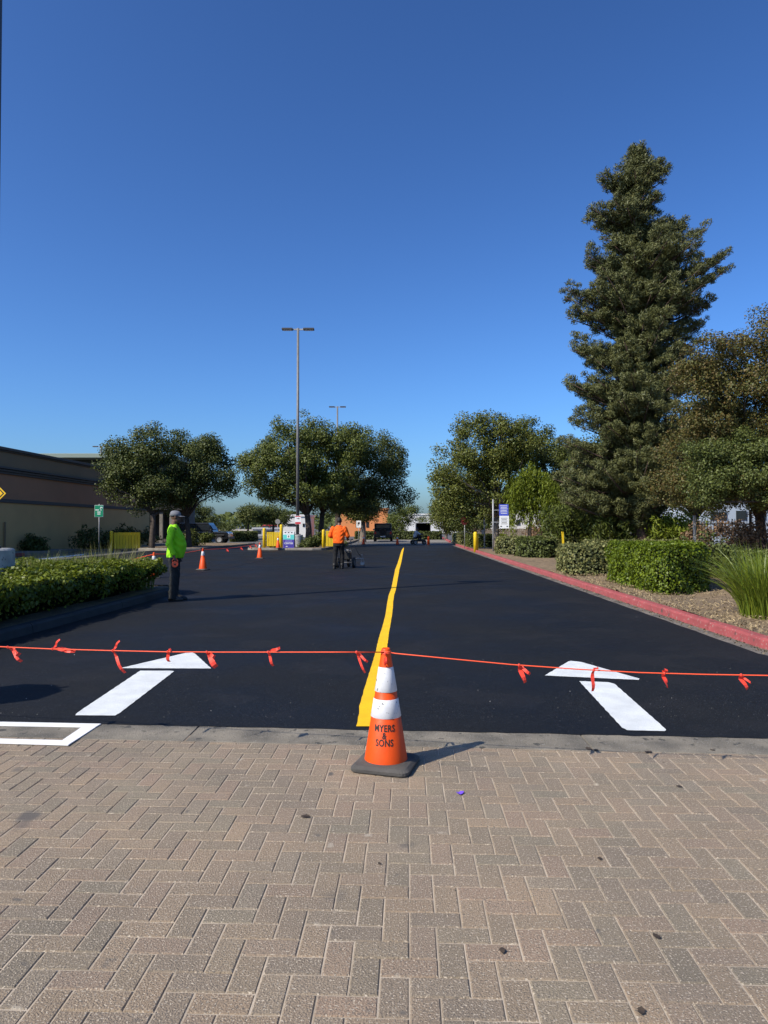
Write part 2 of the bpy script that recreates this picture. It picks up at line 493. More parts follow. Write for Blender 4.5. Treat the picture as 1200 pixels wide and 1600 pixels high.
# straw litter on the right bed
n = 9000
yy = 7.5 + 14 * rng.random(n) ** 1.3
xx = kerb_x(yy) + .38 + rng.random(n) ** 1.6 * 4.5
P = np.stack([xx, yy, .145 + .03 * rng.random(n)], 1)
stuff(link('straw_litter', leaf_mesh('straw_litter', P, np.array([0, 0, 1]) + .5 * rng.normal(size=(n, 3)), .03 + .06 * rng.random(n), m_straw, .12)), 'dry straw and leaf litter on the bare soil behind the red kerb', 'litter')

n = 1500
yy = 5.6 + 10 * rng.random(n) ** 2.2
xx = rng.uniform(-4.6, 4.3, n)
ok = yy > np.array([edge_near(x) for x in xx]) + .06
P = np.stack([xx, yy, np.full(n, .0085)], 1)[ok]
stuff(link('loose_grit', leaf_mesh('loose_grit', P, np.array([0, 0, 1]) + .3 * rng.normal(size=P.shape), .004 + .006 * rng.random(len(P)) ** 3, mat('grit', (.34, .33, .31), rough=.8, rnd=[(.3, .3, .3), (.6, .6, .6), (1.2, 1.2, 1.2)]), .45)), 'pale specks of loose grit on the fresh black road', 'grit')

n = 1500
yy = 8 + 20 * rng.random(n) ** 1.4
P = np.stack([kerb_x(yy) + .20 - .16 * rng.random(n) ** 2.5, yy, .006 + .006 * rng.random(n)], 1)
stuff(link('gutter_debris', leaf_mesh('gutter_debris', P, np.array([0, 0, 1]) + .5 * rng.normal(size=(n, 3)), .012 + .03 * rng.random(n) ** 2, mat('gutter_leaf_bits', (.15, .115, .07), rough=.9, rnd=[(.3, .3, .3), (1, 1, 1), (1.5, 1.4, 1.2)]), .35)), 'bits of dry leaf gathered in the gutter below the red kerb', 'litter')

# ------------------------------------------------------------------ foliage
LEAF = {
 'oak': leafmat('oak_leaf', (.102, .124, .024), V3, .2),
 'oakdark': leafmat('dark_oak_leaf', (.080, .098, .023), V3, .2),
 'olive': leafmat('olive_leaf', (.106, .120, .024), [(.6, .6, .5), (1, .95, .8), (1.3, 1.2, 1.0), (.8, 1, .8)], .2),
 'redwood': leafmat('redwood_needle', (.110, .114, .042), [(.5, .55, .55), (.9, .95, .9), (1.2, 1.15, .9), (1.0, 1.05, 1.1)], .12),
 'brown': leafmat('russet_leaf', (.108, .092, .030), [(.5, .5, .45), (1.15, .85, .6), (.75, 1.0, .75), (1.25, 1.1, .95), (.6, .85, .65), (1.0, 1.05, .8)], .2),
 'willow': leafmat('willow_leaf', (.17, .21, .022), [(.6, .65, .5), (1, 1, 1), (1.3, 1.25, 1)], .35),
 'feather': leafmat('feathery_leaf', (.085, .105, .018), [(.5, .6, .5), (1, 1, 1), (1.25, 1.2, 1)], .3),
 'hedge': leafmat('hedge_leaf', (.132, .180, .009), [(.28, .33, .33), (.75, .8, .75), (1.05, 1.05, .9), (1.35, 1.25, 1.0)], .3, .5, .4),
 'varieg': leafmat('variegated_leaf', (.155, .16, .062), [(.4, .45, .4), (.8, .85, .7), (1.1, 1.1, 1.0), (1.9, 1.7, 1.5)], .2),
 'ivy': leafmat('ground_cover_leaf', (.125, .158, .012), [(.4, .45, .45), (.8, .85, .8), (1.1, 1.05, .9), (1.5, 1.4, 1.1)], .25, .5, .4),
 'shrub': leafmat('shrub_leaf', (.092, .112, .026), V3, .2),
 'dry': leafmat('dry_shrub_leaf', (.20, .125, .07), [(.5, .5, .5), (1, 1, 1), (1.4, 1.3, 1.2)], .2),
 'blade': leafmat('strap_leaf', (.15, .20, .022), [(.5, .55, .5), (1, 1, 1), (1.3, 1.15, .9), (.8, .9, .8)], .3, .4, .5),
 'drygrass': leafmat('seed_grass', (.24, .23, .09), [(.6, .7, .5), (1, 1, 1), (1.3, 1.2, 1)], .3),
}
def lobes_points(lobes, nclump, per, rc, fill=.28, flat=.75):
    lobes = np.array(lobes, float)
    vol = lobes[:, 3] * lobes[:, 4] * lobes[:, 5]
    idx = rng.choice(len(lobes), nclump, p=vol ** .75 / (vol ** .75).sum())
    d = unit(rng.normal(size=(nclump, 3)))
    r = fill + (1 - fill) * rng.random(nclump) ** .45
    C = lobes[idx, :3] + d * lobes[idx, 3:6] * r[:, None]
    sprig = rng.random(nclump) < .16
    C = C + d * lobes[idx, 3:6] * (sprig * rng.uniform(.05, .28, nclump))[:, None] + np.array([0, 0, 1.0]) * (sprig * (d[:, 2] > 0) * rng.uniform(0, .35, nclump))[:, None]
    rcs = rc * (.55 + .8 * rng.random(nclump)) * np.where(sprig, .6, 1)
    cnt = np.maximum(6, (per * (rcs / rc) ** 2).astype(int))
    ci = np.repeat(np.arange(nclump), cnt)
    dd = unit(rng.normal(size=(len(ci), 3)))
    rr = .25 + .85 * rng.random(len(ci)) ** .6
    off = dd * rr[:, None] * rcs[ci][:, None]
    off[:, 2] *= flat
    return C, C[ci] + off, unit(dd + .35 * d[ci]) + np.array([0, 0, .35])
def limb_mesh(mb, base, fork, targets, r0, rl, lean=(0, 0), n=9):
    b = Vector(base); f = Vector(fork)
    pts = [b + Vector((0, 0, -.15)), b.lerp(f, .08), b.lerp(f, .5) + Vector((random.uniform(-.1, .1), random.uniform(-.1, .1), 0)), f]
    mb.tube(pts, [r0 * 1.35, r0 * 1.08, r0 * .92, r0 * .8], n)
    for t in targets:
        t = Vector(t)
        m1 = f.lerp(t, .35) + Vector((random.uniform(-.2, .2), random.uniform(-.2, .2), .25 * (t - f).length * .4))
        m2 = f.lerp(t, .7) + Vector((random.uniform(-.25, .25), random.uniform(-.25, .25), .1 * (t - f).length * .4))
        mb.tube([f - Vector((0, 0, .15)), m1, m2, t], [rl, rl * .65, rl * .4, rl * .12], 6)
def tree(name, label, base, fork, lobes, nclump, per, rc, leaf, size, r0, rl=None, bark=None, nlimb=14, group=None, cat='tree', stems=None, asp=.42, fill=.28, flat=.75):
    """base in world; lobes local (dx,dy,z,rx,ry,rz)"""
    t = thing(name, label, cat, (base[0], base[1], base[2] if len(base) > 2 else 0), group=group)
    C, P, N = lobes_points(lobes, nclump, int(per * 2.0), rc, fill, flat)
    P[:, 2] = np.maximum(P[:, 2], .05)
    s = .72 * size * (.65 + .7 * rng.random(len(P)))
    link('crown', leaf_mesh('crown', P, N + .6 * rng.normal(size=P.shape), s, LEAF[leaf], asp), t)
    mb = MB()
    stems = stems or [((0, 0), fork)]
    sel = rng.permutation(len(C))[:nlimb * len(stems)]
    for k, (b, f) in enumerate(stems):
        tg = [C[i] for i in sel[k::len(stems)]]
        limb_mesh(mb, (b[0], b[1], 0), f, tg, r0, rl or r0 * .5)
    mb.build('trunk', bark or m_bark, t, smooth=True)
    return t
def pt(px, d):
    """ground spot at photo column px and distance d"""
    return ((px - 600) / F * d, d)
def lob(px, py, d, rpx, rpz, base, dy=0, ry=None):
    """ellipsoid lobe local to base, centre measured at photo (px,py) at distance d"""
    s = d / F; c = at(px, py, d)
    return (c.x - base[0], dy, c.z, rpx * s, (ry if ry else rpx * s * .9), rpz * s)

# left pair of trees beside the tan building
b = pt(237, 45); D = 45
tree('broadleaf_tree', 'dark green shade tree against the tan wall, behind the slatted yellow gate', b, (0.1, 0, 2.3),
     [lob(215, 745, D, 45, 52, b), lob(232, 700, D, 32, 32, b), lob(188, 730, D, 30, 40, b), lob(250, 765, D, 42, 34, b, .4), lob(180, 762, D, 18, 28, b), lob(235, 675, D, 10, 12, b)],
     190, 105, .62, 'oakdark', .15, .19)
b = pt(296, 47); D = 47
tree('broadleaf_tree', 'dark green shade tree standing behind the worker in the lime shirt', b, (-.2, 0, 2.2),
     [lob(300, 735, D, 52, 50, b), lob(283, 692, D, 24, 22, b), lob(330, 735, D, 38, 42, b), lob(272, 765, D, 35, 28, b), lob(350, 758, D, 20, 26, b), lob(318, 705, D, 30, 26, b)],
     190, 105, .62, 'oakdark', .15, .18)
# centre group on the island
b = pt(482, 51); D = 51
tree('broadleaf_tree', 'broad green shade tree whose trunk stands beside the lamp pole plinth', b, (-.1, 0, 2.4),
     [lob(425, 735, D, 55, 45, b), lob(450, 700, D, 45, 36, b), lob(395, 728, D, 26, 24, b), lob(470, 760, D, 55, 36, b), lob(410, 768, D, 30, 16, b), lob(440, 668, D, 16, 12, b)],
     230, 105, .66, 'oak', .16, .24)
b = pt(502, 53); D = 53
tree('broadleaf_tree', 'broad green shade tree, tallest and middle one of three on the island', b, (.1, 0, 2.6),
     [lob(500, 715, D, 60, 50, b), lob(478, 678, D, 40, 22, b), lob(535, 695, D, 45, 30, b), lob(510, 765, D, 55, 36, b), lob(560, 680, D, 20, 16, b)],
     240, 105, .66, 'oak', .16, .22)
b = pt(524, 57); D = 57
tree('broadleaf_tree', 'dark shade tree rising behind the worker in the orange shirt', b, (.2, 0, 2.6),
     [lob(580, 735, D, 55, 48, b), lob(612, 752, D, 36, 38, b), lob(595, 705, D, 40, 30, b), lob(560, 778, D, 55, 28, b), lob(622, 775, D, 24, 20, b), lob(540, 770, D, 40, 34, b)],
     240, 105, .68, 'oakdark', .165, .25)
# right roadside tree
b = pt(775, 43); D = 43
tree('broadleaf_tree', 'round olive green shade tree by the blue and white parking signs', b, (0, 0, 2.2),
     [lob(755, 700, D, 62, 48, b), lob(715, 735, D, 46, 46, b), lob(740, 668, D, 34, 18, b), lob(795, 690, D, 46, 38, b), lob(700, 770, D, 32, 36, b), lob(730, 790, D, 40, 30, b), lob(820, 700, D, 30, 30, b), lob(785, 755, D, 42, 40, b)],
     300, 100, .58, 'olive', .14, .2, bark=m_bark_pale, nlimb=26)
b = pt(742, 52); D = 52
tree('broadleaf_tree', 'dark shade tree crowded behind the red octagonal sign', b, (0, 0, 2.0),
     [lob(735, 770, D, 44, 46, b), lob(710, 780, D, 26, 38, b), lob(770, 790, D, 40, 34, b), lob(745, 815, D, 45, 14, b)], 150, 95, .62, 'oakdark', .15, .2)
b = pt(860, 46); D = 46
tree('broadleaf_tree', 'dark green tree filling the gap left of the tall redwood', b, (0, 0, 2.0),
     [lob(855, 720, D, 46, 55, b), lob(835, 690, D, 30, 34, b), lob(890, 750, D, 45, 55, b), lob(860, 785, D, 50, 40, b)], 220, 100, .62, 'shrub', .15, .22)
# willow
b = pt(829, 42); D = 42
t = thing('willow_tree', 'bright lime green weeping tree between parking signs and redwood', 'tree', (*b, 0))
n = 15000; ncl = 210
cx = (rng.random(ncl) - .5) * 3.0 + .2; cz = 4.6 + .9 * rng.random(ncl) - .75 * np.abs(cx)
ci = rng.integers(0, ncl, n); tt = rng.random(n) ** .8
L_ = 1.0 + 2.4 * rng.random(ncl)
P = np.stack([cx[ci] * (1 + .25 * tt) + .12 * rng.normal(size=n), (rng.random(ncl)[ci] - .5) * 2 + .1 * rng.normal(size=n), cz[ci] - L_[ci] * tt], 1)
P[:, 2] = np.maximum(P[:, 2], 1.0)
link('crown', leaf_mesh('crown', P, rng.normal(size=(n, 3)), .16 + .10 * rng.random(n), LEAF['willow'], .13, np.tile([0, 0, -1.], (n, 1))), t)
mb = MB(); limb_mesh(mb, (0, 0, 0), (.1, 0, 2.4), [(cx[i] * .7, 0, cz[i] - .2) for i in range(8)], .12, .06); mb.build('trunk', m_bark, t, smooth=True)

# redwood
D = 33.0; b = pt(999, D); s = D / F
prof = [(228, 6, 8), (241, 15, 17), (263, 25, 44), (282, 66, 47), (304, 50, 43), (333, 84, 42), (349, 72, 78), (377, 80, 78), (403, 88, 140), (428, 80, 140), (453, 124, 130),
        (485, 122, 114), (510, 96, 92), (536, 104, 100), (564, 110, 92), (600, 118, 88), (643, 110, 84), (675, 112, 84), (720, 122, 84), (760, 126, 82), (790, 118, 74), (812, 80, 60)]
py_ = np.array([p[0] for p in prof], float); pl_ = np.array([p[1] for p in prof]) * s; pr_ = np.array([p[2] for p in prof]) * s
t = thing('redwood_tree', 'tall conical evergreen conifer towering over the clipped hedges', 'tree', (*b, 0))
H_ = at(999, 228, D).z
mbt = MB()
mbt.tube([(0, 0, -.2), (0, 0, .5), (.05, 0, 3), (-.05, 0, 8), (0, 0, 14), (0, 0, H_ - .4)], [.48, .39, .34, .24, .13, .03], 12)
allP = []; allN = []; allT = []; allS = []
def bough(z, az, ln, rise, dens=1.0):
    tip = np.array([math.cos(az) * ln, math.sin(az) * ln, z + rise])
    root = np.array([0, 0, z - .12 * ln])
    mid = (root + tip) / 2 + np.array([0, 0, -.14 * ln])
    mbt.tube([root, mid, tip], [.03 + .014 * ln, .02 + .007 * ln, .01], 5)
    side = np.array([-math.sin(az), math.cos(az), 0])
    ncl = max(4, int(7.5 * ln))
    for c in range(ncl):
        q = .12 + .88 * (c + random.random()) / ncl
        cen = (1 - q) ** 2 * root + 2 * q * (1 - q) * mid + q * q * tip
        wdt = .16 + .42 * min(ln, 3) * .33 * math.sin(min(q, 1) * 2.75)
        lat = random.uniform(-1, 1) * wdt * 1.5
        cc = cen + side * lat + np.array([0, 0, random.uniform(-.12, .22) + .12 * q])
        rr_ = random.uniform(.2, .36) * (1.1 - .3 * q)
        nn = int(135 * dens * (rr_ / .28) ** 2)
        dd = unit(rng.normal(size=(nn, 3)) + np.array([0, 0, .25]))
        off = dd * (rr_ * rng.random(nn) ** .5)[:, None] * np.array([1, 1, .8])
        od = np.array([math.cos(az) * .5 + side[0] * np.sign(lat) * .3, math.sin(az) * .5 + side[1] * np.sign(lat) * .3, .75])
        allP.append(cc + off); allT.append(unit(dd * .8 + od)); allN.append(rng.normal(size=(nn, 3)) + .7 * dd + np.array([0, 0, .3])); allS.append(.09 + .12 * rng.random(nn))
z = 1.8
while z < H_ - .2:
    ypix = 822 - (z - EYE) / s
    lw = np.interp(ypix, py_, pl_); rw = np.interp(ypix, py_, pr_)
    nb = 5 if z < H_ - 2.5 else 4
    ph = random.random() * 6.28
    for k in range(nb):
        az = ph + k * 6.283 / nb + random.uniform(-.4, .4)
        cxx = math.cos(az)
        side_len = (rw if cxx > 0 else lw) * abs(cxx) + .5 * (lw + rw) * .85 * (1 - abs(cxx))
        ln = max(.25, side_len * random.choice((.45, .6, .75, .85, .92)) * random.uniform(.9, 1.05))
        bough(z, az, ln, ln * random.uniform(-.05, .25) + .05, 1.35 if z < 7 else 1.0)
        if z < 7.5 and k % 2: bough(z + .15, az + .5, ln * .8, ln * .1)
    z += random.uniform(.24, .42)
for px_b, py_b, dz, up in ((876, 455, -.2, .5), (884, 488, -.3, .1), (912, 403, -.2, .3), (934, 280, -.4, .25), (917, 336, -.3, .2), (1141, 402, -1.1, .9), (1136, 430, -.9, .7), (1120, 470, -.6, .4), (1076, 352, -.7, .6), (1074, 380, -.4, .4),
                       (1042, 270, -.3, .3), (887, 545, -.2, .2), (880, 603, -.2, .2), (1104, 508, -.4, .3), (1092, 545, -.2, .2), (890, 655, 0, .1), (884, 720, 0, 0), (878, 770, 0, 0), (1075, 600, 0, .1), (1000, 240, -.3, .4), (977, 262, 0, .2), (1036, 258, 0, .3), (986, 243, 0, .25), (1014, 244, 0, .3), (960, 300, 0, .3), (1078, 660, 0, .1), (1080, 720, 0, 0), (872, 690, 0, .1), (866, 745, 0, 0), (868, 785, 0, -.1), (905, 620, 0, .1), (1060, 770, 0, 0)):
    tp_ = at(px_b, py_b, D); xo = tp_.x - b[0]
    for da in (-.16, .14):
        bough(tp_.z - up, (0 if xo > 0 else math.pi) + da + random.uniform(-.06, .06), abs(xo) * random.uniform(.9, 1.0), up + random.uniform(-.15, .1), 1.1)
P = np.concatenate(allP); N = np.concatenate(allN); T = np.concatenate(allT); S = np.concatenate(allS)
P[:, 2] = np.maximum(P[:, 2], 1.15 + .5 * rng.random(len(P)))
link('crown', leaf_mesh('crown', P, N, S, LEAF['redwood'], .105, T), t)
mbt.build('trunk', m_bark_red, t, smooth=True)

# russet tree at the right
D = 24.0; b = (13.6, 25.5)
def lb(px, py, rpx, rpz, d=24.0, ry=1.6): return lob(px, py, d, rpx, rpz, b, d - b[1], ry)
tree('russet_tree', 'reddish brown leaved tree arching over the picket fence', b, (0, 0, 1.9),
     [lb(1200, 590, 85, 90), lb(1130, 620, 75, 75), lb(1235, 520, 60, 50), lb(1095, 570, 48, 42), lb(1080, 690, 55, 60, 25), lb(1160, 720, 90, 70), lb(1060, 760, 40, 36, 25.5), lb(1150, 775, 60, 30), lb(1280, 640, 110, 130), lb(1240, 780, 50, 22)],
     560, 130, .42, 'brown', .092, .2, nlimb=16, fill=.1)
b2 = (13.4, 22.8)
tree('green_tree', 'green leafed tree growing in front of the reddish brown one', b2, (-.2, 0, 1.9),
     [lob(1160, 735, 22.5, 70, 42, b2), lob(1110, 760, 22.5, 42, 30, b2), lob(1190, 700, 22.5, 50, 36, b2), lob(1215, 765, 22.5, 60, 26, b2), lob(1085, 715, 23.5, 34, 30, b2)], 190, 100, .36, 'shrub', .085, .1, nlimb=10, fill=.1)

b = pt(935, 44); D = 44
tree('broadleaf_tree', 'dark tree directly behind the redwood, hidden but for its edges', b, (0, 0, 2.2),
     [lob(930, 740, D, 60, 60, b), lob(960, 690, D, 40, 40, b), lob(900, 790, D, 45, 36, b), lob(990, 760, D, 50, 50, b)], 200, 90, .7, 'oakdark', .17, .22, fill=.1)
b = pt(1085, 40); D = 40
tree('broadleaf_tree', 'dark tree filling the gap between redwood and reddish brown tree', b, (0, 0, 2.0),
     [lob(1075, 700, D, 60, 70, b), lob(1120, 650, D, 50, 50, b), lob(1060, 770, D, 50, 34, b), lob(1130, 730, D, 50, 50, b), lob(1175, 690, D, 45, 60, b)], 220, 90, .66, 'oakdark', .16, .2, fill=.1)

# feathery bamboo-like shrubs under the redwood
def feather(label, px0, px1, d, zt, nst, leaf='feather'):
    x0, x1 = pt(px0, d)[0], pt(px1, d)[0]
    cxm = (x0 + x1) / 2
    t = thing('feathery_shrub', label, 'shrub', (cxm, d, .1))
    mb = MB(); Ps = []; Ts = []
    for k in range(nst):
        bx = random.uniform(x0, x1) - cxm; by = random.uniform(-.8, .8)
        hgt = zt * random.uniform(.65, 1.05); lx, ly = random.uniform(-.5, .5), random.uniform(-.6, .4)
        mb.tube([(bx, by, -.05), (bx + lx * .4, by + ly * .4, hgt * .7), (bx + lx, by + ly, hgt)], [.012, .008, .003], 4)
        m = 110; q = rng.random(m) ** .7
        c = np.stack([bx + lx * q ** 1.5, by + ly * q ** 1.5, hgt * q], 1) + rng.normal(size=(m, 3)) * np.array([.16, .16, .1])
        Ps.append(c); Ts.append(unit(rng.normal(size=(m, 3)) * .5 + np.array([lx, ly, -.4])))
    P = np.concatenate(Ps); P[:, 2] = np.maximum(P[:, 2], .05)
    link('foliage', leaf_mesh('foliage', P, rng.normal(size=P.shape) + np.array([0, -.3, .4]), .16 + .14 * rng.random(len(P)), LEAF[leaf], .13, np.concatenate(Ts)), t)
    mb.build('stems', m_bark, t)
feather('feathery dark green shrub with a yellow marker stake before it', 855, 935, 35, 2.4, 80)
feather('feathery green shrub just left of the redwood trunk', 925, 985, 33.5, 2.0, 60)
feather('yellow green feathery shrub right of the redwood trunk', 1012, 1085, 33, 1.9, 80, 'willow')

# hedges
m_hcore = mat('hedge_shade_core', (.006, .008, .004), (.014, .018, .008), 25, .95, 1.0, 40, spec=.05)  # solid near-black body, shade inside the hedges painted in
def hedge(name, label, poly, h, leaf, size, dens, z0=.1, rnd=.25, lumpy=.05, cat='hedge', under=0.0):
    c = np.mean(poly, axis=0)
    t = thing(name, label, cat, (c[0], c[1], z0))
    pl = [Vector((x - c[0], y - c[1])) for x, y in poly]
    # rounded, subdivided outline
    for _ in range(2):
        q = []
        for i in range(len(pl)):
            a, b_ = pl[i], pl[(i + 1) % len(pl)]
            w = min(.25, rnd / max((b_ - a).length, .01))
            q += [a.lerp(b_, w), a.lerp(b_, 1 - w)]
        pl = q
    area2 = sum(pl[i].x * pl[(i + 1) % len(pl)].y - pl[(i + 1) % len(pl)].x * pl[i].y for i in range(len(pl)))
    if area2 < 0: pl.reverse()
    def inset(q):
        out = []
        for i in range(len(pl)):
            t_ = pl[(i + 1) % len(pl)] - pl[i - 1]
            t_ = t_.normalized() if t_.length > 1e-6 else Vector((1, 0))
            out.append(pl[i] - Vector((t_.y, -t_.x)) * q)
        return out
    MB().loft([[(p.x, p.y, -.05) for p in inset(.09 + under)], [(p.x, p.y, h * .35) for p in inset(.09 + under * .62)], [(p.x, p.y, h * .72) for p in inset(.09 + under * .08)], [(p.x, p.y, h - .07) for p in inset(.09)]]).build('shade_core', m_hcore, t)
    segs = [(pl[i], pl[(i + 1) % len(pl)]) for i in range(len(pl))]
    lens = np.array([(b_ - a).length for a, b_ in segs]); per = lens.sum()
    ns = int(per * h * dens)
    k = rng.choice(len(segs), ns, p=lens / per); u = rng.random(ns)
    Aa = np.array([a for a, _ in segs]); Bb = np.array([b_ for _, b_ in segs])
    xy = Aa[k] + (Bb[k] - Aa[k]) * u[:, None]
    e = unit(np.concatenate([Bb[k] - Aa[k], np.zeros((ns, 1))], 1))
    nr = np.stack([e[:, 1], -e[:, 0], np.zeros(ns)], 1)
    zz = h * rng.random(ns) ** (.45 if under else 1)
    dep = rng.normal(size=ns) * .025 + lumpy * np.sin(xy[:, 0] * 5 + zz * 7) * np.sin(xy[:, 1] * 4.3 + 1) - .10 * np.clip((zz - h + .1) / .1, 0, 1)
    dep = dep - under * np.clip(1 - zz / (h * .75), 0, 1)
    P1 = np.concatenate([xy, zz[:, None]], 1) + nr * dep[:, None]
    # top
    xs = np.array([p.x for p in pl]); ys = np.array([p.y for p in pl])
    nt_ = int(abs(area2) / 2 * dens * 1.1)
    cand = np.stack([rng.uniform(xs.min(), xs.max(), nt_ * 3), rng.uniform(ys.min(), ys.max(), nt_ * 3)], 1)
    ins_ = np.zeros(len(cand), bool)
    for i in range(len(pl)):
        a, b_ = pl[i], pl[(i + 1) % len(pl)]
        cond = ((a.y > cand[:, 1]) != (b_.y > cand[:, 1])) & (cand[:, 0] < (b_.x - a.x) * (cand[:, 1] - a.y) / ((b_.y - a.y) + 1e-9) + a.x)
        ins_ ^= cond
    cand = cand[ins_][:nt_]
    zt = h + .02 * rng.normal(size=len(cand)) + lumpy * np.sin(cand[:, 0] * 4 + 1) * np.sin(cand[:, 1] * 3.7)
    P2 = np.concatenate([cand, zt[:, None]], 1)
    N = np.concatenate([nr + .55 * rng.normal(size=nr.shape) + np.array([0, 0, .3]), np.array([0, 0, 1]) + .6 * rng.normal(size=P2.shape)])
    P = np.concatenate([P1, P2])
    link('foliage', leaf_mesh('foliage', P, N, size * (.6 + .8 * rng.random(len(P))), LEAF[leaf], .38), t)
    return t
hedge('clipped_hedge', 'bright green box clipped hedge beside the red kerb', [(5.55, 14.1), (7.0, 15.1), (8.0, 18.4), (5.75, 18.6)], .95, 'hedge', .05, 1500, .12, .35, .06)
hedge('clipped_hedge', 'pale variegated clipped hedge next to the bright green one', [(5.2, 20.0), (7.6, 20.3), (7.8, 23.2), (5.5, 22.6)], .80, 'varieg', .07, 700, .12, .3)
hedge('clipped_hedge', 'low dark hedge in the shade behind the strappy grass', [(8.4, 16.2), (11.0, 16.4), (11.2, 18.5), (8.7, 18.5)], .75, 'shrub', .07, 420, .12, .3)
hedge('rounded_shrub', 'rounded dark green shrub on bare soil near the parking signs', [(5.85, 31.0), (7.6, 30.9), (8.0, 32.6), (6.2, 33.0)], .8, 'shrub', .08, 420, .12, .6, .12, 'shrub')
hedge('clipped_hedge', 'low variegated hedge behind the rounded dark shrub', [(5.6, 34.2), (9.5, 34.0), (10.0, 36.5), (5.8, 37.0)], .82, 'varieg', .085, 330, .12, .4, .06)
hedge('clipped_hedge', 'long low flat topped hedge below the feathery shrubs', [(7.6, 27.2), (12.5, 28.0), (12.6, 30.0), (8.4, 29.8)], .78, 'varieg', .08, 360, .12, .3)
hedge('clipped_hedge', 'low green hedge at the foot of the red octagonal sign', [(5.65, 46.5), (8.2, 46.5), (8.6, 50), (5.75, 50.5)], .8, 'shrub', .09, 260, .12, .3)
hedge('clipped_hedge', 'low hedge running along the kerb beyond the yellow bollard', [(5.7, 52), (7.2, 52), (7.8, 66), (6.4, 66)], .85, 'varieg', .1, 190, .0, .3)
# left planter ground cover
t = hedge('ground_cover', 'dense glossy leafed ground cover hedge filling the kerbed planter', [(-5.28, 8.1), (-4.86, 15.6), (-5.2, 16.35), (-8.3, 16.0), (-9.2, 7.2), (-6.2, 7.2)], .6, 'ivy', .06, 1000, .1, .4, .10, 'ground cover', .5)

# grasses
def blades(name, n, base_r, length, width, spread, droop, leaf, seed=0, up=1.0):
    V = []; 
    k = 5
    ang = rng.random(n) * 6.283; br = base_r * np.sqrt(rng.random(n))
    L = length * (.55 + .5 * rng.random(n)); out = spread * (.15 + .95 * rng.random(n)); w = width * (.6 + .6 * rng.random(n))
    da = ang + .5 * rng.normal(size=n)
    B = np.stack([br * np.cos(ang), br * np.sin(ang), np.zeros(n)], 1)
    dirx = np.stack([np.cos(da), np.sin(da), np.zeros(n)], 1)
    sidev = np.stack([-np.sin(da), np.cos(da), np.zeros(n)], 1)
    sidev = unit(sidev + .5 * rng.normal(size=(n, 3)))
    for i in range(k):
        s_ = i / (k - 1)
        p = B + dirx * (out * L * s_ ** 1.6)[:, None] + np.array([0, 0, 1]) * (L * (s_ - droop * out * s_ ** 2.6))[:, None]
        ww = (w * (1 - s_ ** 2 * .97) * .5)[:, None]
        V += [p - sidev * ww, p + sidev * ww]
    V = np.stack(V, 1).reshape(-1, 3)
    base = np.arange(n)[:, None] * 2 * k
    q = np.concatenate([np.stack([base[:, 0] + 2 * i, base[:, 0] + 2 * i + 1, base[:, 0] + 2 * i + 3, base[:, 0] + 2 * i + 2], 1) for i in range(k - 1)])
    return mesh_np(name, V, q, LEAF[leaf])
g0 = G(1192, 968, .12)
t = thing('strappy_grass_clump', 'big clump of long arching green strap leaves behind the red kerb', 'grass clump', (g0.x + .28, g0.y + .35, .1))
link('leaf_blades', blades('leaf_blades', 1100, .40, 1.3, .02, .75, .42, 'blade'), t)
t = thing('strappy_grass_clump', 'second smaller strap leaved clump beside the clipped green hedge', 'grass clump', (8.1, 14.9, .1))
link('leaf_blades', blades('leaf_blades', 260, .22, 1.0, .02, .6, .4, 'blade'), t)
for i, (px, d, hh, lab) in enumerate([(172, 15.4, .95, 'tuft of upright seeding grass in front of the slatted yellow gate'), (130, 14.6, .8, 'tuft of upright seeding grass in the planter beneath the green sign'),
                                       (85, 14.2, .75, 'tuft of pale upright grass next to the concrete lamp plinth'), (50, 13.6, .8, 'tuft of thick green grass touching the concrete lamp plinth'), (205, 15.6, .72, 'short tuft of grass near the tip of the planter')]):
    x, y = pt(px, d)
    t = thing('grass_tuft', lab, 'grass', (x, y, .12))
    link('leaf_blades', blades('leaf_blades', 320, .5, hh * 1.22, .013, .4, .3, 'drygrass' if i in (2, 0) else 'blade'), t)

# ------------------------------------------------------------------ traffic cones
def lathe_part(prof, n=32):
    return MB().lathe(prof, n=n, cap=False)
def make_cone(bands=True, text=False, hgt=.745):
    root = link('traffic_cone', None)
    k = hgt / .745
    # square rubber foot with rounded corners
    def rsq(h_, r_, z_):
        out = []
        for a0, sx, sy in ((0, 1, 1), (90, -1, 1), (180, -1, -1), (270, 1, -1)):
            for j in range(5):
                a = R(a0 + 22.5 * j)
                out.append((sx * (h_ - r_) + r_ * math.cos(a), sy * (h_ - r_) + r_ * math.sin(a), z_))
        return out
    MB().loft([rsq(.178, .05, 0), rsq(.186, .05, .008), rsq(.186, .05, .026), rsq(.165, .05, .042), rsq(.135, .06, .05)]).build('rubber_base', m_rubber, root)
    def rad(z): return .137 + (.026 - .137) * (z - .045) / (.745 - .045)
    MB().lathe([(rad(.045), .045 * k), (rad(.40), .40 * k), (rad(.405) - .002, .402 * k), (rad(.55), .55 * k), (rad(.70), .70 * k), (.029, .715 * k), (.030, .728 * k), (.026, .742 * k), (.020, .745 * k), (.019, .66 * k)], n=36, cap=False).build('cone_body', m_orange, root, smooth=True)
    if bands:
        for z0, z1 in ((.628, .476), (.432, .318)) if bands == 2 else ((.64, .50),):
            MB().lathe([(rad(z1) + .0005, z1 * k), (rad(z1) + .003, (z1 + .003) * k), (rad(z0) + .003, (z0 - .003) * k), (rad(z0) + .0005, z0 * k)], n=36, cap=False).build('reflective_collar', m_coll, root, smooth=True)
    return root
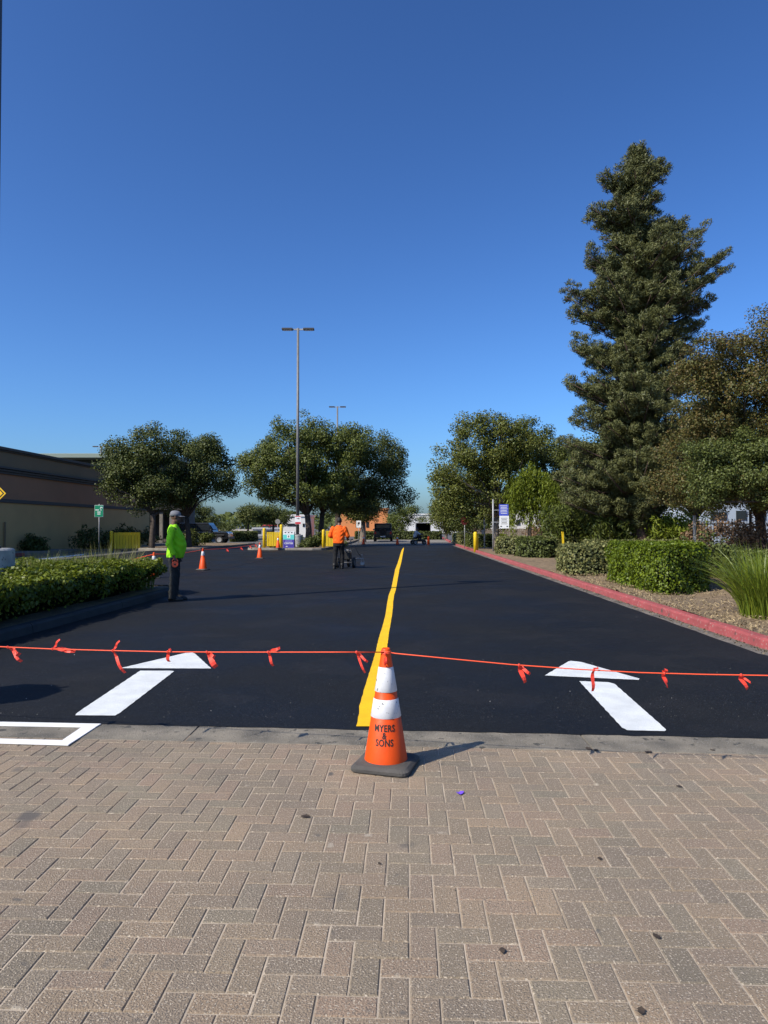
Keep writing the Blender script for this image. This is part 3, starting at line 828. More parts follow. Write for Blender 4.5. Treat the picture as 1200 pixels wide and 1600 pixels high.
def text_mesh(s, size, m, font_extra=0, align='CENTER', spacing=1.0, bold=.0):
    cu = bpy.data.curves.new('text', 'FONT'); cu.body = s; cu.size = size; cu.align_x = align; cu.align_y = 'CENTER'; cu.space_character = spacing
    cu.offset = bold; cu.resolution_u = 3; cu.fill_mode = 'BOTH'
    o = bpy.data.objects.new('text', cu); COL.objects.link(o)
    dg = bpy.context.evaluated_depsgraph_get(); dg.update()
    me = bpy.data.meshes.new_from_object(o.evaluated_get(dg))
    bpy.data.objects.remove(o)
    me.materials.clear(); me.materials.append(m)
    return me
m_ink = mat('black_stencil_ink', (.02, .018, .016), rough=.7)
near = make_cone(2)
tag(near, 'large orange cone stencilled MYERS & SONS on the brick pavers', 'traffic cone')
c0 = G(603, 1197)
near.location = (c0.x, c0.y, .001); near.rotation_euler.z = R(-16)
def rad0(z): return .137 + (.026 - .137) * (z - .045) / .7
for s_, zc, sz in (('MYERS', .262, .048), ('&', .218, .046), ('SONS', .176, .048)):
    me = text_mesh(s_, sz, m_ink, spacing=1.08, bold=.0012)
    bm = bmesh.new(); bm.from_mesh(me)
    bmesh.ops.subdivide_edges(bm, edges=[e for e in bm.edges if e.calc_length() > .012], cuts=3)
    bmesh.ops.triangulate(bm, faces=bm.faces)
    xs = [v.co.x for v in bm.verts]; mx = (max(xs) + min(xs)) / 2
    for v in bm.verts:
        z_ = zc + v.co.y * 1.18
        rr = rad0(z_) + .0014
        th = R(-90) + (v.co.x - mx) / rr * .9 - R(5) - near.rotation_euler.z
        v.co = (rr * math.cos(th), rr * math.sin(th), z_)
    bm.to_mesh(me); bm.free()
    link('lettering', me, near)
# torn scuff on the knot at the top: short cord tie
tie = MB()
for k in range(3):
    tie.lathe([(.034, .711 + k * .006), (.034, .714 + k * .006), (.031, .717 + k * .006)], n=20, cap=False)
tie.build('cord_tie', m_cord, near, smooth=True)

proto = make_cone(1)
cones = [
    (G(317, 891), 'weathered orange cone on the black road right of the lime shirted worker'),
    (G(406, 873), 'orange cone with one white collar on the black road before the yellow gate'),
    (G(434, 860) + Vector((0, .1, 0)), 'orange cone standing on the island edge between yellow gate and purple sign'),
    (G(568, 851), 'small orange cone at the end of the black road behind the striping machine'),
    (G(621, 851.5), 'small orange cone at the end of the black road below the yellow line tip'),
    (Vector((pt(241, 20.6)[0], 20.6, 0)), 'orange cone behind the planter with cord tied to its top'),
    (Vector((-5.5, 5.55, 0)), 'orange cone holding the left end of the flagged cord'),
    (Vector((5.6, 4.35, 0)), 'orange cone holding the right end of the flagged cord'),
    (Vector((-13.0, 21.5, 0)), 'orange cone in the side lane holding the end of the rear cord'),
]
for i, (p, lab) in enumerate(cones):
    o = proto if i == 0 else copy_tree(proto)
    o['label'] = lab; o['category'] = 'traffic cone'; o['group'] = 'orange cones around the closed road'
    o.location = (p.x, p.y, .007 if i not in (2, 6, 7) else (.13 if i == 2 else .001)); o.rotation_euler.z = random.uniform(0, 1.5)
    if i in (3, 4): o.location.z = -.001
# delineator tube
p = G(669.5, 852)
t = thing('delineator_post', 'plain orange tubular post right of the small trailer', 'traffic post', (p.x, p.y, 0))
MB().lathe([(.2, 0), (.2, .03), (.15, .05)], n=8).build('rubber_base', m_rubber, t)
MB().lathe([(.11, .04), (.10, .5), (.085, .68), (.03, .72)], n=16).build('tube', m_orange, t, smooth=True)

# ------------------------------------------------------------------ flagged cord
def cord(name, label, pts, r, ribbons, group=None):
    root = thing(name, label, 'cord', (0, 0, 0))
    MB().tube(pts, r, 6).build('rope', m_cord, root, smooth=True)
    for (p, tails) in ribbons:
        mb = MB()
        p = Vector(p)
        mb.lathe([(.004, -.009), (.0075, -.004), (.0075, .004), (.004, .009)], (p.x, p.y, p.z), 8)
        for (dx, dz, ln, w, curl) in tails:
            k = 7; rings = []
            d = Vector((dx, .12 * random.uniform(-1, 1), dz)).normalized()
            for i in range(k):
                s_ = i / (k - 1)
                q = p + d * (ln * s_) + Vector((curl * ln * s_ * s_ * .5, .02 * math.sin(s_ * 6), -.25 * abs(curl) * ln * s_ * s_ * (1 if dz < .3 else 0)))
                a_ = s_ * 1.6 + random.uniform(-.2, .2)
                wv = (d.cross(Vector((0, 1, 0)))).normalized() * math.cos(a_ * .5) + Vector((0, 1, 0)) * math.sin(a_ * .5) * .8
                ww = w * (.35 + .65 * min(1, s_ * 3)) * .5
                nv = Vector((0, .0006, 0))
                rings.append([q - wv * ww - nv, q + wv * ww - nv, q + wv * ww + nv, q - wv * ww + nv])
            mb.loft(rings)
        mb.build('ribbon', m_ribbon, root)
    return root
top = Vector((c0.x, c0.y, .718))
Lp = [(-5.5, 5.55, .70)]
def dl(px): # depth along the left run
    f_ = (px - 600) / -600.0
    return 4.459 + .62 * f_
left_pts = [at(px, py, dl(px)) for px, py in ((-60, 1009), (0, 1010.5), (80, 1014), (170, 1016.5), (260, 1018.5), (345, 1019), (430, 1019), (520, 1019), (600, 1019))]
left_all = [Vector((-5.5, 5.55, .70)), at(-260, 1003, dl(-260))] + left_pts + [top + Vector((-.03, -.01, 0))]
def dr(px): return 4.459 - .25 * (px - 610) / 590
right_pts = [at(px, py, dr(px)) for px, py in ((618, 1021), (700, 1029), (800, 1038.5), (900, 1045.5), (1000, 1051), (1100, 1053.8), (1200, 1055.5), (1330, 1054))]
cp = left_all + [top + Vector((0, -.037, .0)), top + Vector((.03, -.012, 0))] + right_pts + [Vector((5.6, 4.35, .70))]
def onl(px): 
    f = lambda a, b: np.interp(px, a, b)
    return at(px, f([-60, 0, 80, 170, 260, 345, 430, 520, 600], [1009, 1010.5, 1014, 1016.5, 1018.5, 1019, 1019, 1019, 1019]), dl(px))
def onr(px):
    return at(px, np.interp(px, [618, 700, 800, 900, 1000, 1100, 1200], [1021, 1029, 1038.5, 1045.5, 1051, 1053.8, 1055.5]), dr(px))
ribs = [(onl(12), [(.7, -.45, .10, .03, .1), (.75, -.75, .14, .022, .1)]),
        (onl(82), [(.55, .8, .085, .018, .2), (1, -.06, .17, .03, .0)]),
        (onl(176), [(.5, .85, .08, .018, .2), (.35, -.9, .135, .02, .7)]),
        (onl(262), [(.3, .25, .03, .025, 0), (-.15, -1, .055, .022, .8)]),
        (onl(323), [(.5, -.75, .115, .038, .1), (.8, -.4, .06, .025, .2)]),
        (onl(419), [(.95, .35, .09, .02, -.1), (.25, -.95, .085, .018, .3)]),
        (onl(557), [(.3, -.95, .125, .016, .3), (.75, -.65, .085, .016, .2)]),
        (top + Vector((-.005, -.045, -.002)), [(-.1, -1, .07, .014, .2), (.25, -1, .06, .014, -.3)]),
        (onr(811), [(.3, -.95, .11, .03, .1), (.75, -.65, .08, .022, .2)]),
        (onr(928), [(-.15, -1, .125, .026, .05), (.6, .5, .03, .012, 0)]),
        (onr(1038), [(-.35, -.9, .07, .02, 1.2), (.1, .25, .03, .02, 0), (.1, -.9, .06, .02, .2)]),
        (onr(1158), [(.15, -.95, .075, .03, .5), (.6, -.6, .06, .014, .3)])]
cord('flagged_cord', 'orange cord with knotted ribbons stretched from the large cone across the road', cp, .0036, ribs)
tA = Vector((pt(241, 20.6)[0], 20.6, .70)); tB = G(317, 891); tB.z = .71; tC = G(406, 873); tC.z = .71
def sag(a, b, s, n=10): return [a.lerp(b, i / n) - Vector((0, 0, s * 4 * (i / n) * (1 - i / n))) for i in range(n + 1)]
rr = sag(Vector((-13.0, 21.5, .70)), tA, .42) + sag(tA, tB, .05)[1:] + sag(tB, tC, .06)[1:]
rb = []
for f_ in (.35, .6, .78, .9):
    q = sag(tB, tC, .06, 100)[int(f_ * 100)]
    rb.append((q, [(.4, -.9, .16, .04, .1), (-.3, -.9, .12, .03, .2)]))
cord('rear_cord', 'thin orange cord strung between cones behind the lime shirted worker', rr, .011, rb)

# ------------------------------------------------------------------ small things on the pavers
p = G(719, 1240.5)
mb = MB(); 
poly = [(-.022, -.012), (-.006, -.02), (.012, -.014), (.024, .002), (.012, .02), (-.004, .016), (-.02, .012)]
mb.add([(x, y, .002 + .008 * abs(x) / .02) for x, y in poly] + [(x, y, .0035 + .008 * abs(x) / .02) for x, y in poly],
       [tuple(range(7))[::-1], tuple(range(7, 14))] + [(i, (i + 1) % 7, 7 + (i + 1) % 7, 7 + i) for i in range(7)])
o = mb.build('paper_scrap', mat('purple_paper', (.16, .07, .62), rough=.6), None, (p.x, p.y, 0), rz=.3)
tag(o, 'small torn scrap of bright purple paper on the pavers', 'paper scrap')
m_dleaf = mat('dead_leaf', (.035, .025, .018), (.06, .042, .028), 60, .85)
spots = [(920, 1171, .06, 'dark curled dead leaf against the concrete band, beyond the cone shadow tip'), (931, 1173, .045, 'small dead leaf touching the curled one at the band'), (1013, 1176, .06, 'flat oval dead leaf below the concrete band'), (1113, 1173, .035, 'dry leaf stem lying at the edge of the concrete band'),
         (1061, 1230, .035, 'small dark scrap of dead leaf alone on the open brick pavers'), (937, 1343, .03, 'small dark scrap of dead leaf alone on the open brick pavers'), (1026, 1465, .035, 'small dark scrap of dead leaf alone on the open brick pavers'), (785, 1487, .035, 'small dark scrap of dead leaf alone on the open brick pavers'),
         (1002, 1582, .036, 'small dark scrap of dead leaf alone on the open brick pavers'), (477, 1277, .05, 'brown oval dead leaf left of the cone base'), (593, 1351, .02, 'small dark scrap of dead leaf alone on the open brick pavers')]
for px, py, ln, lab in spots:
    p = G(px, py); k = 9; mb = MB()
    vs = []; 
    for i in range(k):
        s_ = i / (k - 1); w = .32 * math.sin(math.pi * min(1, s_ * .95 + .04)) ** .8 * (1 + .25 * math.sin(i * 2.1 + px))
        for q in (-1, 0, 1):
            vs.append(((s_ - .5) * ln, q * w * ln, .003 + (abs(q) * .18 * w + .10 * math.sin(s_ * 5 + px)) * ln * .35 + .003))
    vs2 = [(a, b_, c_ + .0012) for a, b_, c_ in vs]
    fs = []
    for i in range(k - 1):
        for q in range(2):
            a = i * 3 + q
            fs += [(a, a + 3, a + 4, a + 1)]
    m_ = len(vs)
    fs += [tuple(x + m_ for x in reversed(f_)) for f_ in fs]
    for i in range(k - 1):
        for q in (0, 2):
            a = i * 3 + q
            fs.append((a, a + 3, a + 3 + m_, a + m_))
    mb.add(vs + vs2, fs)
    tag(mb.build('dead_leaf', m_dleaf, None, (p.x, p.y, 0), rz=random.uniform(0, 3)), lab, 'leaf', 'dead leaves on the pavers')

# white stencil frame lying at the left
t = thing('white_frame', 'flat white rectangular frame lying across concrete band and pavers', 'frame', (*G(60, 1150).xy, .004))
o0 = t.location.copy()
m_wf = mat('white_board', (.80, .79, .76), (.70, .69, .66), 6, .6)
def bar(a, b, c, d, z0=.0, z1=.008):
    MB().prism([(q.x - o0.x, q.y - o0.y) for q in (G(*a), G(*b), G(*c), G(*d))], z0, z1).build('bar', m_wf, t, bevel=.002)
bar((-220, 1125.5), (158, 1133), (149, 1138.2), (-220, 1131.5))
bar((-220, 1150.5), (102, 1159), (107, 1166.4), (-220, 1156.5))
bar((-220, 1131.7), (-196, 1132.1), (-222, 1150.3), (-250, 1150.0), 0, .0074)
bar((127.5, 1138.0), (149, 1138.6), (105.5, 1166.9), (98, 1158.0), 0, .0074)

# ------------------------------------------------------------------ people
def voxel(mb, name, m, parent, vox, smooth_it=6, disp=0):
    me = mb.mesh(name, m)
    o = bpy.data.objects.new(name, me); COL.objects.link(o)
    r = o.modifiers.new('r', 'REMESH'); r.mode = 'VOXEL'; r.voxel_size = vox; r.use_smooth_shade = True
    sm = o.modifiers.new('s', 'SMOOTH'); sm.iterations = smooth_it; sm.factor = .5
    dg = bpy.context.evaluated_depsgraph_get(); dg.update()
    me2 = bpy.data.meshes.new_from_object(o.evaluated_get(dg)); me2.name = name
    bpy.data.objects.remove(o)
    me2.materials.clear(); me2.materials.append(m)
    if disp:
        n_ = len(me2.vertices); co = np.empty(n_ * 3, np.float32); no = np.empty(n_ * 3, np.float32)
        me2.vertices.foreach_get('co', co); me2.vertices.foreach_get('normal', no)
        co = co.reshape(-1, 3); no = no.reshape(-1, 3)
        w = np.sin(co[:, 2] * 42 + 5 * np.sin(co[:, 0] * 17) + 4 * np.sin(co[:, 1] * 15)) * (.6 + .4 * np.sin(co[:, 0] * 31 + co[:, 1] * 23))
        co += no * (disp * w)[:, None]
        me2.vertices.foreach_set('co', co.ravel()); me2.update()
    for p in me2.polygons: p.use_smooth = True
    return link(name, me2, parent)
def ball(mb, c, rx, ry, rz, n=12):
    prof = [(math.sin(math.pi * i / 10), -math.cos(math.pi * i / 10)) for i in range(11)]
    rings = [[(c[0] + max(r_, .02) * rx * math.cos(6.2832 * k / n), c[1] + max(r_, .02) * ry * math.sin(6.2832 * k / n), c[2] + z_ * rz) for k in range(n)] for r_, z_ in prof]
    mb.loft(rings)
def cap_tube(mb, pts, rads, n=12):
    mb.tube(pts, rads, n)
    for p, r_ in zip(pts, rads): ball(mb, p, r_, r_, r_, n)
def ell_loft(mb, secs, n=20):    # (z, cx, cy, rx, ry)
    mb.loft([[(cx + rx * math.cos(6.2832 * k / n), cy + ry * math.sin(6.2832 * k / n), z) for k in range(n)] for z, cx, cy, rx, ry in secs])
def hand(mb, wrist, d, palm_n, s=1.0, curl=.5):
    """palm and five fingers; d: pointing direction, palm_n: side the fingers curl to"""
    w = Vector(wrist); d = Vector(d).normalized(); pn = Vector(palm_n); pn = (pn - d * pn.dot(d)).normalized(); sd = d.cross(pn)
    for q in (-.03, -.01, .01, .03):
        cap_tube(mb, [w + sd * q * .6 * s, w + d * .085 * s + sd * q * s], [.016 * s, .014 * s], 8)
    for q, ln in ((-.033, .062), (-.011, .078), (.011, .082), (.033, .07)):
        a = w + d * .085 * s + sd * q * s
        b_ = a + (d * math.cos(curl) + pn * math.sin(curl)) * ln * .5 * s
        c = b_ + (d * math.cos(curl * 2.4) + pn * math.sin(curl * 2.4)) * ln * .5 * s
        cap_tube(mb, [a, b_, c], [.0105 * s, .0095 * s, .008 * s], 8)
    a = w + d * .03 * s - sd * .032 * s
    b_ = a + (d * .7 - sd * .6 + pn * .4).normalized() * .04 * s
    c = b_ + (d * .75 + pn * .6).normalized() * .035 * s
    cap_tube(mb, [a, b_, c], [.014 * s, .012 * s, .009 * s], 8)
def head_part(mb, c, s=1.0, fy=1):
    """head facing +y, c = head centre"""
    x, y, z = c
    ball(mb, (x, y - .005, z + .02), .076 * s, .096 * s, .105 * s, 16)
    ball(mb, (x, y + .02, z - .05), .06 * s, .07 * s, .075 * s, 14)
    cap_tube(mb, [(x, y + .085 * s, z + .02), (x, y + .108 * s, z - .02)], [.012, .017], 8)      # nose
    cap_tube(mb, [(x - .02, y + .084 * s, z - .055), (x + .02, y + .084 * s, z - .055)], [.009, .009], 8)  # lips
    for sx in (-1, 1):
        cap_tube(mb, [(x + sx * .077, y - .005, z + .02), (x + sx * .077, y, z - .025)], [.018, .012], 8)   # ears
        cap_tube(mb, [(x + sx * .02, y + .085 * s, z + .04), (x + sx * .045, y + .075 * s, z + .038)], [.011, .01], 8)  # brow
m_skin = mat('skin', (.12, .062, .04), rough=.55)
m_lime = mat('hi_vis_lime_cloth', (.27, .66, .008), rough=.85)
m_hiorange = mat('hi_vis_orange_cloth', (.80, .11, .003), rough=.85)
m_denim = mat('dark_work_trousers', (.011, .013, .013), (.018, .020, .020), 30, .85)
m_blackcloth = mat('black_trousers', (.006, .006, .007), rough=.9)
m_boot = mat('dark_boot', (.03, .028, .025), rough=.6)
m_greycap = mat('grey_cap_cloth', (.15, .155, .17), rough=.85)
m_hair = mat('dark_hair', (.012, .010, .009), rough=.7)
m_eye = mat('eye_dark', (.02, .015, .012), rough=.2)
# ---- worker in lime shirt: side view, facing right, weight on both feet
def boot(parent, x, y, rz=0, m=m_boot):
    mb = MB()
    ell_loft(mb, [(.0, 0, .06, .052, .145), (.03, 0, .06, .054, .148), (.06, 0, .05, .05, .13), (.09, 0, .015, .05, .09), (.14, 0, -.01, .05, .06), (.2, 0, -.012, .052, .06)], 18)
    o = mb.build('boot', m, parent, (x, y, 0), smooth=True, rz=rz)
    return o
def worker_lime():
    p = G(272, 938.5)
    root = thing('person', 'worker in lime green long sleeved shirt and grey cap holding a red reel', 'person', (p.x, p.y, .006), R(-82))
    k = 1.0
    hipL, hipR = (-.1, 0, .93), (.1, 0, .93)
    # local: facing +y; right hand side = +x
    b = MB()
    ell_loft(b, [(.86, 0, 0, .15, .11), (.98, 0, .01, .165, .125), (1.15, 0, .04, .16, .14), (1.32, 0, .02, .18, .13), (1.46, 0, -.01, .18, .10), (1.53, 0, -.02, .08, .07)])
    cap_tube(b, [(0, -.02, 1.5), (0, .005, 1.62)], [.062, .056])
    head_part(b, (0, .03, 1.70))
    for sx in (-1, 1):
        cap_tube(b, [(sx * .095, 0, .92), (sx * .10, .015, .5), (sx * .10, -.01, .1)], [.085, .058, .045])
        cap_tube(b, [(sx * .10, -.02, .05), (sx * .10, .12, .035)], [.035, .03])
    armR = [(.215, -.02, 1.43), (.305, -.06, 1.16), (.295, .03, .93)]
    armL = [(-.215, -.02, 1.43), (-.265, -.04, 1.15), (-.255, .05, .93)]
    for a in (armR, armL):
        cap_tube(b, a, [.05, .043, .03])
    hand(b, (.295, .035, .91), (.02, .18, -1), (-.6, .6, .0), 1.0, .75)
    hand(b, (-.255, .055, .91), (0, .15, -1), (.4, .4, 0), 1.0, .45)
    voxel(b, 'body', m_skin, root, .0075, 4)
    s = MB()
    ell_loft(s, [(.865, 0, .015, .195, .165), (.93, 0, .02, .20, .175), (1.03, 0, .045, .205, .188), (1.15, 0, .055, .20, .185), (1.30, 0, .03, .205, .165), (1.42, 0, -.01, .20, .13), (1.50, 0, -.02, .13, .095), (1.545, 0, -.018, .078, .075)])
    for a in (armR, armL):
        cap_tube(s, [a[0], a[1], (a[2][0], a[2][1] - .003, a[2][2] + .035)], [.078, .066, .052])
    voxel(s, 'shirt', m_lime, root, .012, 3, .009)
    tr = MB()
    ell_loft(tr, [(.80, 0, 0, .165, .13), (.95, 0, .01, .18, .14)])
    for sx in (-1, 1):
        cap_tube(tr, [(sx * .09, 0, .86), (sx * .098, .015, .52), (sx * .10, -.012, .12)], [.108, .088, .08])
        ell_loft(tr, [(.035, sx * .10, -.01, .085, .092), (.12, sx * .10, -.01, .082, .088), (.3, sx * .1, 0, .08, .08)])
    voxel(tr, 'trousers', m_denim, root, .014, 3, .009)
    boot(root, .10, -.01); boot(root, -.10, .05)
    c = MB()
    ell_loft(c, [(1.715, 0, .022, .088, .108), (1.76, 0, .02, .089, .109), (1.80, 0, .015, .078, .096), (1.825, 0, .01, .05, .062), (1.832, 0, .01, .01, .012)], 22)
    cp_ = c.build('cap', m_greycap, root, smooth=True)
    br = MB(); 
    rings = []
    for i in range(7):
        a = R(-60 + 20 * i)
        rings.append([(math.sin(a) * .084, .022 + math.cos(a) * .10, 1.722), (math.sin(a) * .084, .022 + math.cos(a) * .10, 1.728), (math.sin(a) * .082, .03 + math.cos(a) * .185, 1.708), (math.sin(a) * .082, .03 + math.cos(a) * .185, 1.703)])
    br.loft(rings).build('cap_brim', m_greycap, cp_)
    for sx in (-1, 1):
        e = MB(); ball(e, (sx * .032, .112, 1.722), .012, .008, .008, 8); e.build('eye', m_eye, root, smooth=True)
    return root, Vector((.302, .06, .80))
w1, reel_l = worker_lime()
rl = w1.matrix_basis @ reel_l
bpy.context.view_layer.update()
rl = w1.matrix_world @ reel_l
t = thing('chalk_reel', 'red orange hand reel held in the lime shirted worker\'s hand', 'reel', (rl.x, rl.y, rl.z - .10), R(-82))
m_reel = mat('red_reel_plastic', (.78, .09, .03), rough=.4)
mb = MB()
mb.tube([(-.024, 0, .05), (.024, 0, .05)], [.062, .062], 24); mb.build('case', m_reel, t, bevel=.006)
mb = MB(); mb.tube([(0, -.045, .07), (0, -.05, .135), (0, -.02, .16), (0, .03, .155), (0, .05, .12), (0, .05, .07)], .012, 8); mb.build('handle', m_reel, t, smooth=True)
mb = MB(); mb.tube([(.025, 0, .05), (.03, 0, .05)], [.018, .016], 16); mb.build('hub', m_black, t)
mb = MB(); mb.tube([(0, .06, -.03), (0, .07, -.055)], [.012, .006], 8); mb.build('line_outlet', m_black, t)

def worker_orange():
    p = G(529, 889)
    root = thing('person', 'worker in bright orange shirt seen from behind pushing a striping machine', 'person', (p.x, p.y, .006), R(-8))
    b = MB()
    ell_loft(b, [(.86, 0, 0, .15, .11), (.98, 0, .0, .165, .125), (1.15, 0, .03, .165, .13), (1.32, 0, .06, .19, .13), (1.46, 0, .07, .19, .10), (1.53, 0, .07, .08, .07)])
    cap_tube(b, [(0, .07, 1.5), (0, .11, 1.60)], [.064, .058])
    head_part(b, (0, .15, 1.69))
    legs = {-1: [(-.1, 0, .92), (-.115, -.03, .5), (-.12, -.16, .12)], 1: [(.1, 0, .92), (.11, .11, .52), (.11, .05, .1)]}
    for sx, lg in legs.items():
        cap_tube(b, lg, [.085, .058, .045])
        cap_tube(b, [(lg[2][0], lg[2][1] - .02, .05), (lg[2][0], lg[2][1] + .12, .035)], [.035, .03])
    arms = {-1: [(-.215, .05, 1.43), (-.32, .06, 1.17), (-.24, .36, 1.06)], 1: [(.215, .05, 1.43), (.31, .10, 1.17), (.24, .38, 1.06)]}
    for sx, a in arms.items():
        cap_tube(b, a, [.05, .043, .032])
        hand(b, (a[2][0], a[2][1] + .02, a[2][2]), (-sx * .15, 1, -.1), (0, .1, -1), 1.0, .8)
    voxel(b, 'body', m_skin, root, .0085, 4)
    s = MB()
    ell_loft(s, [(.90, 0, .0, .195, .15), (.97, 0, .005, .20, .155), (1.12, 0, .03, .215, .165), (1.30, 0, .055, .225, .16), (1.42, 0, .065, .21, .13), (1.50, 0, .07, .13, .095), (1.545, 0, .08, .08, .075)])
    for sx, a in arms.items():
        e = Vector(a[1]).lerp(Vector(a[2]), .25)
        cap_tube(s, [a[0], a[1], tuple(e)], [.085, .078, .07])
    voxel(s, 'shirt', m_hiorange, root, .013, 3, .009)
    tr = MB()
    ell_loft(tr, [(.80, 0, 0, .165, .13), (.98, 0, .0, .18, .14)])
    for sx, lg in legs.items():
        cap_tube(tr, [(lg[0][0], lg[0][1], .86), lg[1], lg[2]], [.105, .085, .075])
    voxel(tr, 'trousers', m_blackcloth, root, .015, 3, .006)
    boot(root, -.12, -.16); boot(root, .11, .05)
    hr = MB(); 
    ell_loft(hr, [(1.655, 0, .118, .07, .075), (1.70, 0, .135, .083, .098), (1.76, 0, .143, .083, .104), (1.80, 0, .145, .066, .082), (1.825, 0, .145, .03, .04)], 20)
    hr.build('hair', m_hair, root, smooth=True)
    return root
w2 = worker_orange()

# ---- walk-behind line striping machine in front of him
bpy.context.view_layer.update()
p = G(533, 889)
t = thing('striping_machine', 'three wheeled line striping machine pushed by the orange shirted worker', 'machine', (p.x + .05, p.y + .1, .006), R(-8))
m_mgrey = mat('machine_grey', (.10, .10, .105), (.16, .16, .16), 12, .5, metal=.3)
def wheel(parent, x, y, r, w, tm=m_tyre, rm=None, axis='x', nm='wheel'):
    mb = MB(); q = [(r * .62, -w / 2), (r * .95, -w / 2), (r, -w * .3), (r, w * .3), (r * .95, w / 2), (r * .62, w / 2)]
    n = 24; rings = [[(x + a, y + rr_ * math.cos(6.2832 * k / n), r + rr_ * math.sin(6.2832 * k / n)) for k in range(n)] for rr_, a in q]
    mb.loft(rings, cap=False); wh = mb.build(nm, tm, parent, smooth=False)
    mb = MB(); q = [(.02, -w * .35), (r * .62, -w * .42), (r * .62, w * .42), (.02, w * .35)]
    mb.loft([[(x + a, y + rr_ * math.cos(6.2832 * k / n), r + rr_ * math.sin(6.2832 * k / n)) for k in range(n)] for rr_, a in q])
    mb.build('rim', rm or m_steel, wh)
    return wh
for x, y in ((-.30, .55), (.30, .55), (-.02, 1.25)):
    wheel(t, x, y, .19, .09)
fr = MB()
for x in (-.2, .2):
    fr.tube([(x, .5, .28), (x, 1.15, .28), (0.0, 1.25, .24)], .022, 8)
    fr.tube([(x, .6, .28), (x, .62, .6), (x * 1.05, .42, 1.0)], .018, 8)
fr.tube([(-.34, .55, .19), (.34, .55, .19)], .016, 8)
fr.build('frame', m_mgrey, t, smooth=True)
MB().tube([(-.30, .38, 1.03), (-.2, .43, 1.02), (.2, .43, 1.02), (.30, .38, 1.03)], .017, 8).build('handlebar', m_black, t, smooth=True)
MB().lathe([(.11, .30), (.125, .32), (.125, .60), (.11, .62), (.04, .63)], (-.02, .98, 0), 20).build('paint_bucket', mat('paint_bucket_white', (.6, .6, .58), rough=.5), t)
MB().box(.0, .68, .44, .3, .26, .28).build('engine', m_black, t, bevel=.02)
MB().box(0, .68, .62, .22, .18, .08).build('fuel_tank', m_mgrey, t, bevel=.02)
sa = MB(); sa.tube([(.2, .8, .32), (.62, .78, .34), (.64, .78, .12)], .014, 8); sa.tube([(.56, .78, .5), (.56, .78, .12)], .012, 8); sa.box(.58, .78, .14, .14, .05, .09)
sa.build('spray_arm', m_steel, t)
MB().tube([(.64, .78, .14), (.64, .78, .04)], [.02, .012], 8).build('spray_gun', m_black, t)
MB().tube([(.12, .68, .58), (.35, .6, .75), (.45, .7, .5), (.56, .78, .36)], .011, 6).build('hose', m_black, t, smooth=True)

# ---- ride-on striper with operator, far off
p = G(653, 851)
t = thing('ride_on_striper', 'small dark ride-on machine near the open trailer', 'machine', (p.x, p.y, 0), R(-70))
for x, y in ((-.3, -.35), (.3, -.35), (0, .55)):
    wheel(t, x, y, .2, .12)
MB().box(0, .05, .32, .4, 1.1, .16).build('chassis', m_black, t, bevel=.03)
MB().box(0, -.25, .52, .34, .3, .12).build('seat', m_black, t, bevel=.04)
MB().tube([(0, .5, .36), (0, .42, .8), (-.22, .36, .88)], .02, 6).tube([(0, .42, .8), (.22, .36, .88)], .02, 6).build('handlebar', m_mgrey, t, smooth=True)
MB().lathe([(.13, .4), (.14, .42), (.14, .66), (.1, .68)], (0, .18, 0), 16).build('paint_tank', m_mgrey, t)
t = thing('person', 'distant operator in a pale shirt sitting on the ride-on machine', 'person', (p.x, p.y, .0), R(-70))
b = MB()
ell_loft(b, [(.55, 0, -.25, .16, .14), (.7, 0, -.25, .17, .13), (.9, 0, -.2, .18, .12), (1.05, 0, -.15, .18, .1), (1.12, 0, -.14, .07, .07)])
cap_tube(b, [(0, -.14, 1.1), (0, -.1, 1.2)], [.06, .055]); head_part(b, (0, -.07, 1.28))
for sx in (-1, 1):
    cap_tube(b, [(sx * .1, -.2, .62), (sx * .2, .2, .66), (sx * .22, .15, .3)], [.09, .07, .05]); cap_tube(b, [(sx * .22, .15, .28), (sx * .22, .28, .27)], [.045, .035])
    cap_tube(b, [(sx * .2, -.16, 1.02), (sx * .27, .08, .85), (sx * .21, .33, .88)], [.055, .045, .035]); hand(b, (sx * .21, .33, .88), (0, 1, 0), (0, 0, -1), 1, .8)
voxel(b, 'body', m_skin, t, .013, 3)
s = MB(); ell_loft(s, [(.6, 0, -.25, .19, .165), (.75, 0, -.25, .19, .155), (.92, 0, -.2, .2, .145), (1.06, 0, -.15, .19, .12), (1.13, 0, -.14, .085, .085)])
for sx in (-1, 1): cap_tube(s, [(sx * .2, -.16, 1.02), (sx * .27, .06, .86)], [.08, .07])
voxel(s, 'shirt', mat('pale_shirt', (.45, .47, .5), rough=.85), t, .018, 3)
s = MB(); ell_loft(s, [(.5, 0, -.25, .17, .15), (.64, 0, -.25, .18, .155)])
for sx in (-1, 1): cap_tube(s, [(sx * .1, -.2, .62), (sx * .2, .2, .66), (sx * .22, .15, .36)], [.11, .09, .07])
voxel(s, 'trousers', m_blackcloth, t, .018, 3)
MB().lathe([(.085, 1.28), (.086, 1.34), (.06, 1.4), (.01, 1.42)], (0, -.075, 0), 16).build('hair', m_hair, t, smooth=True)

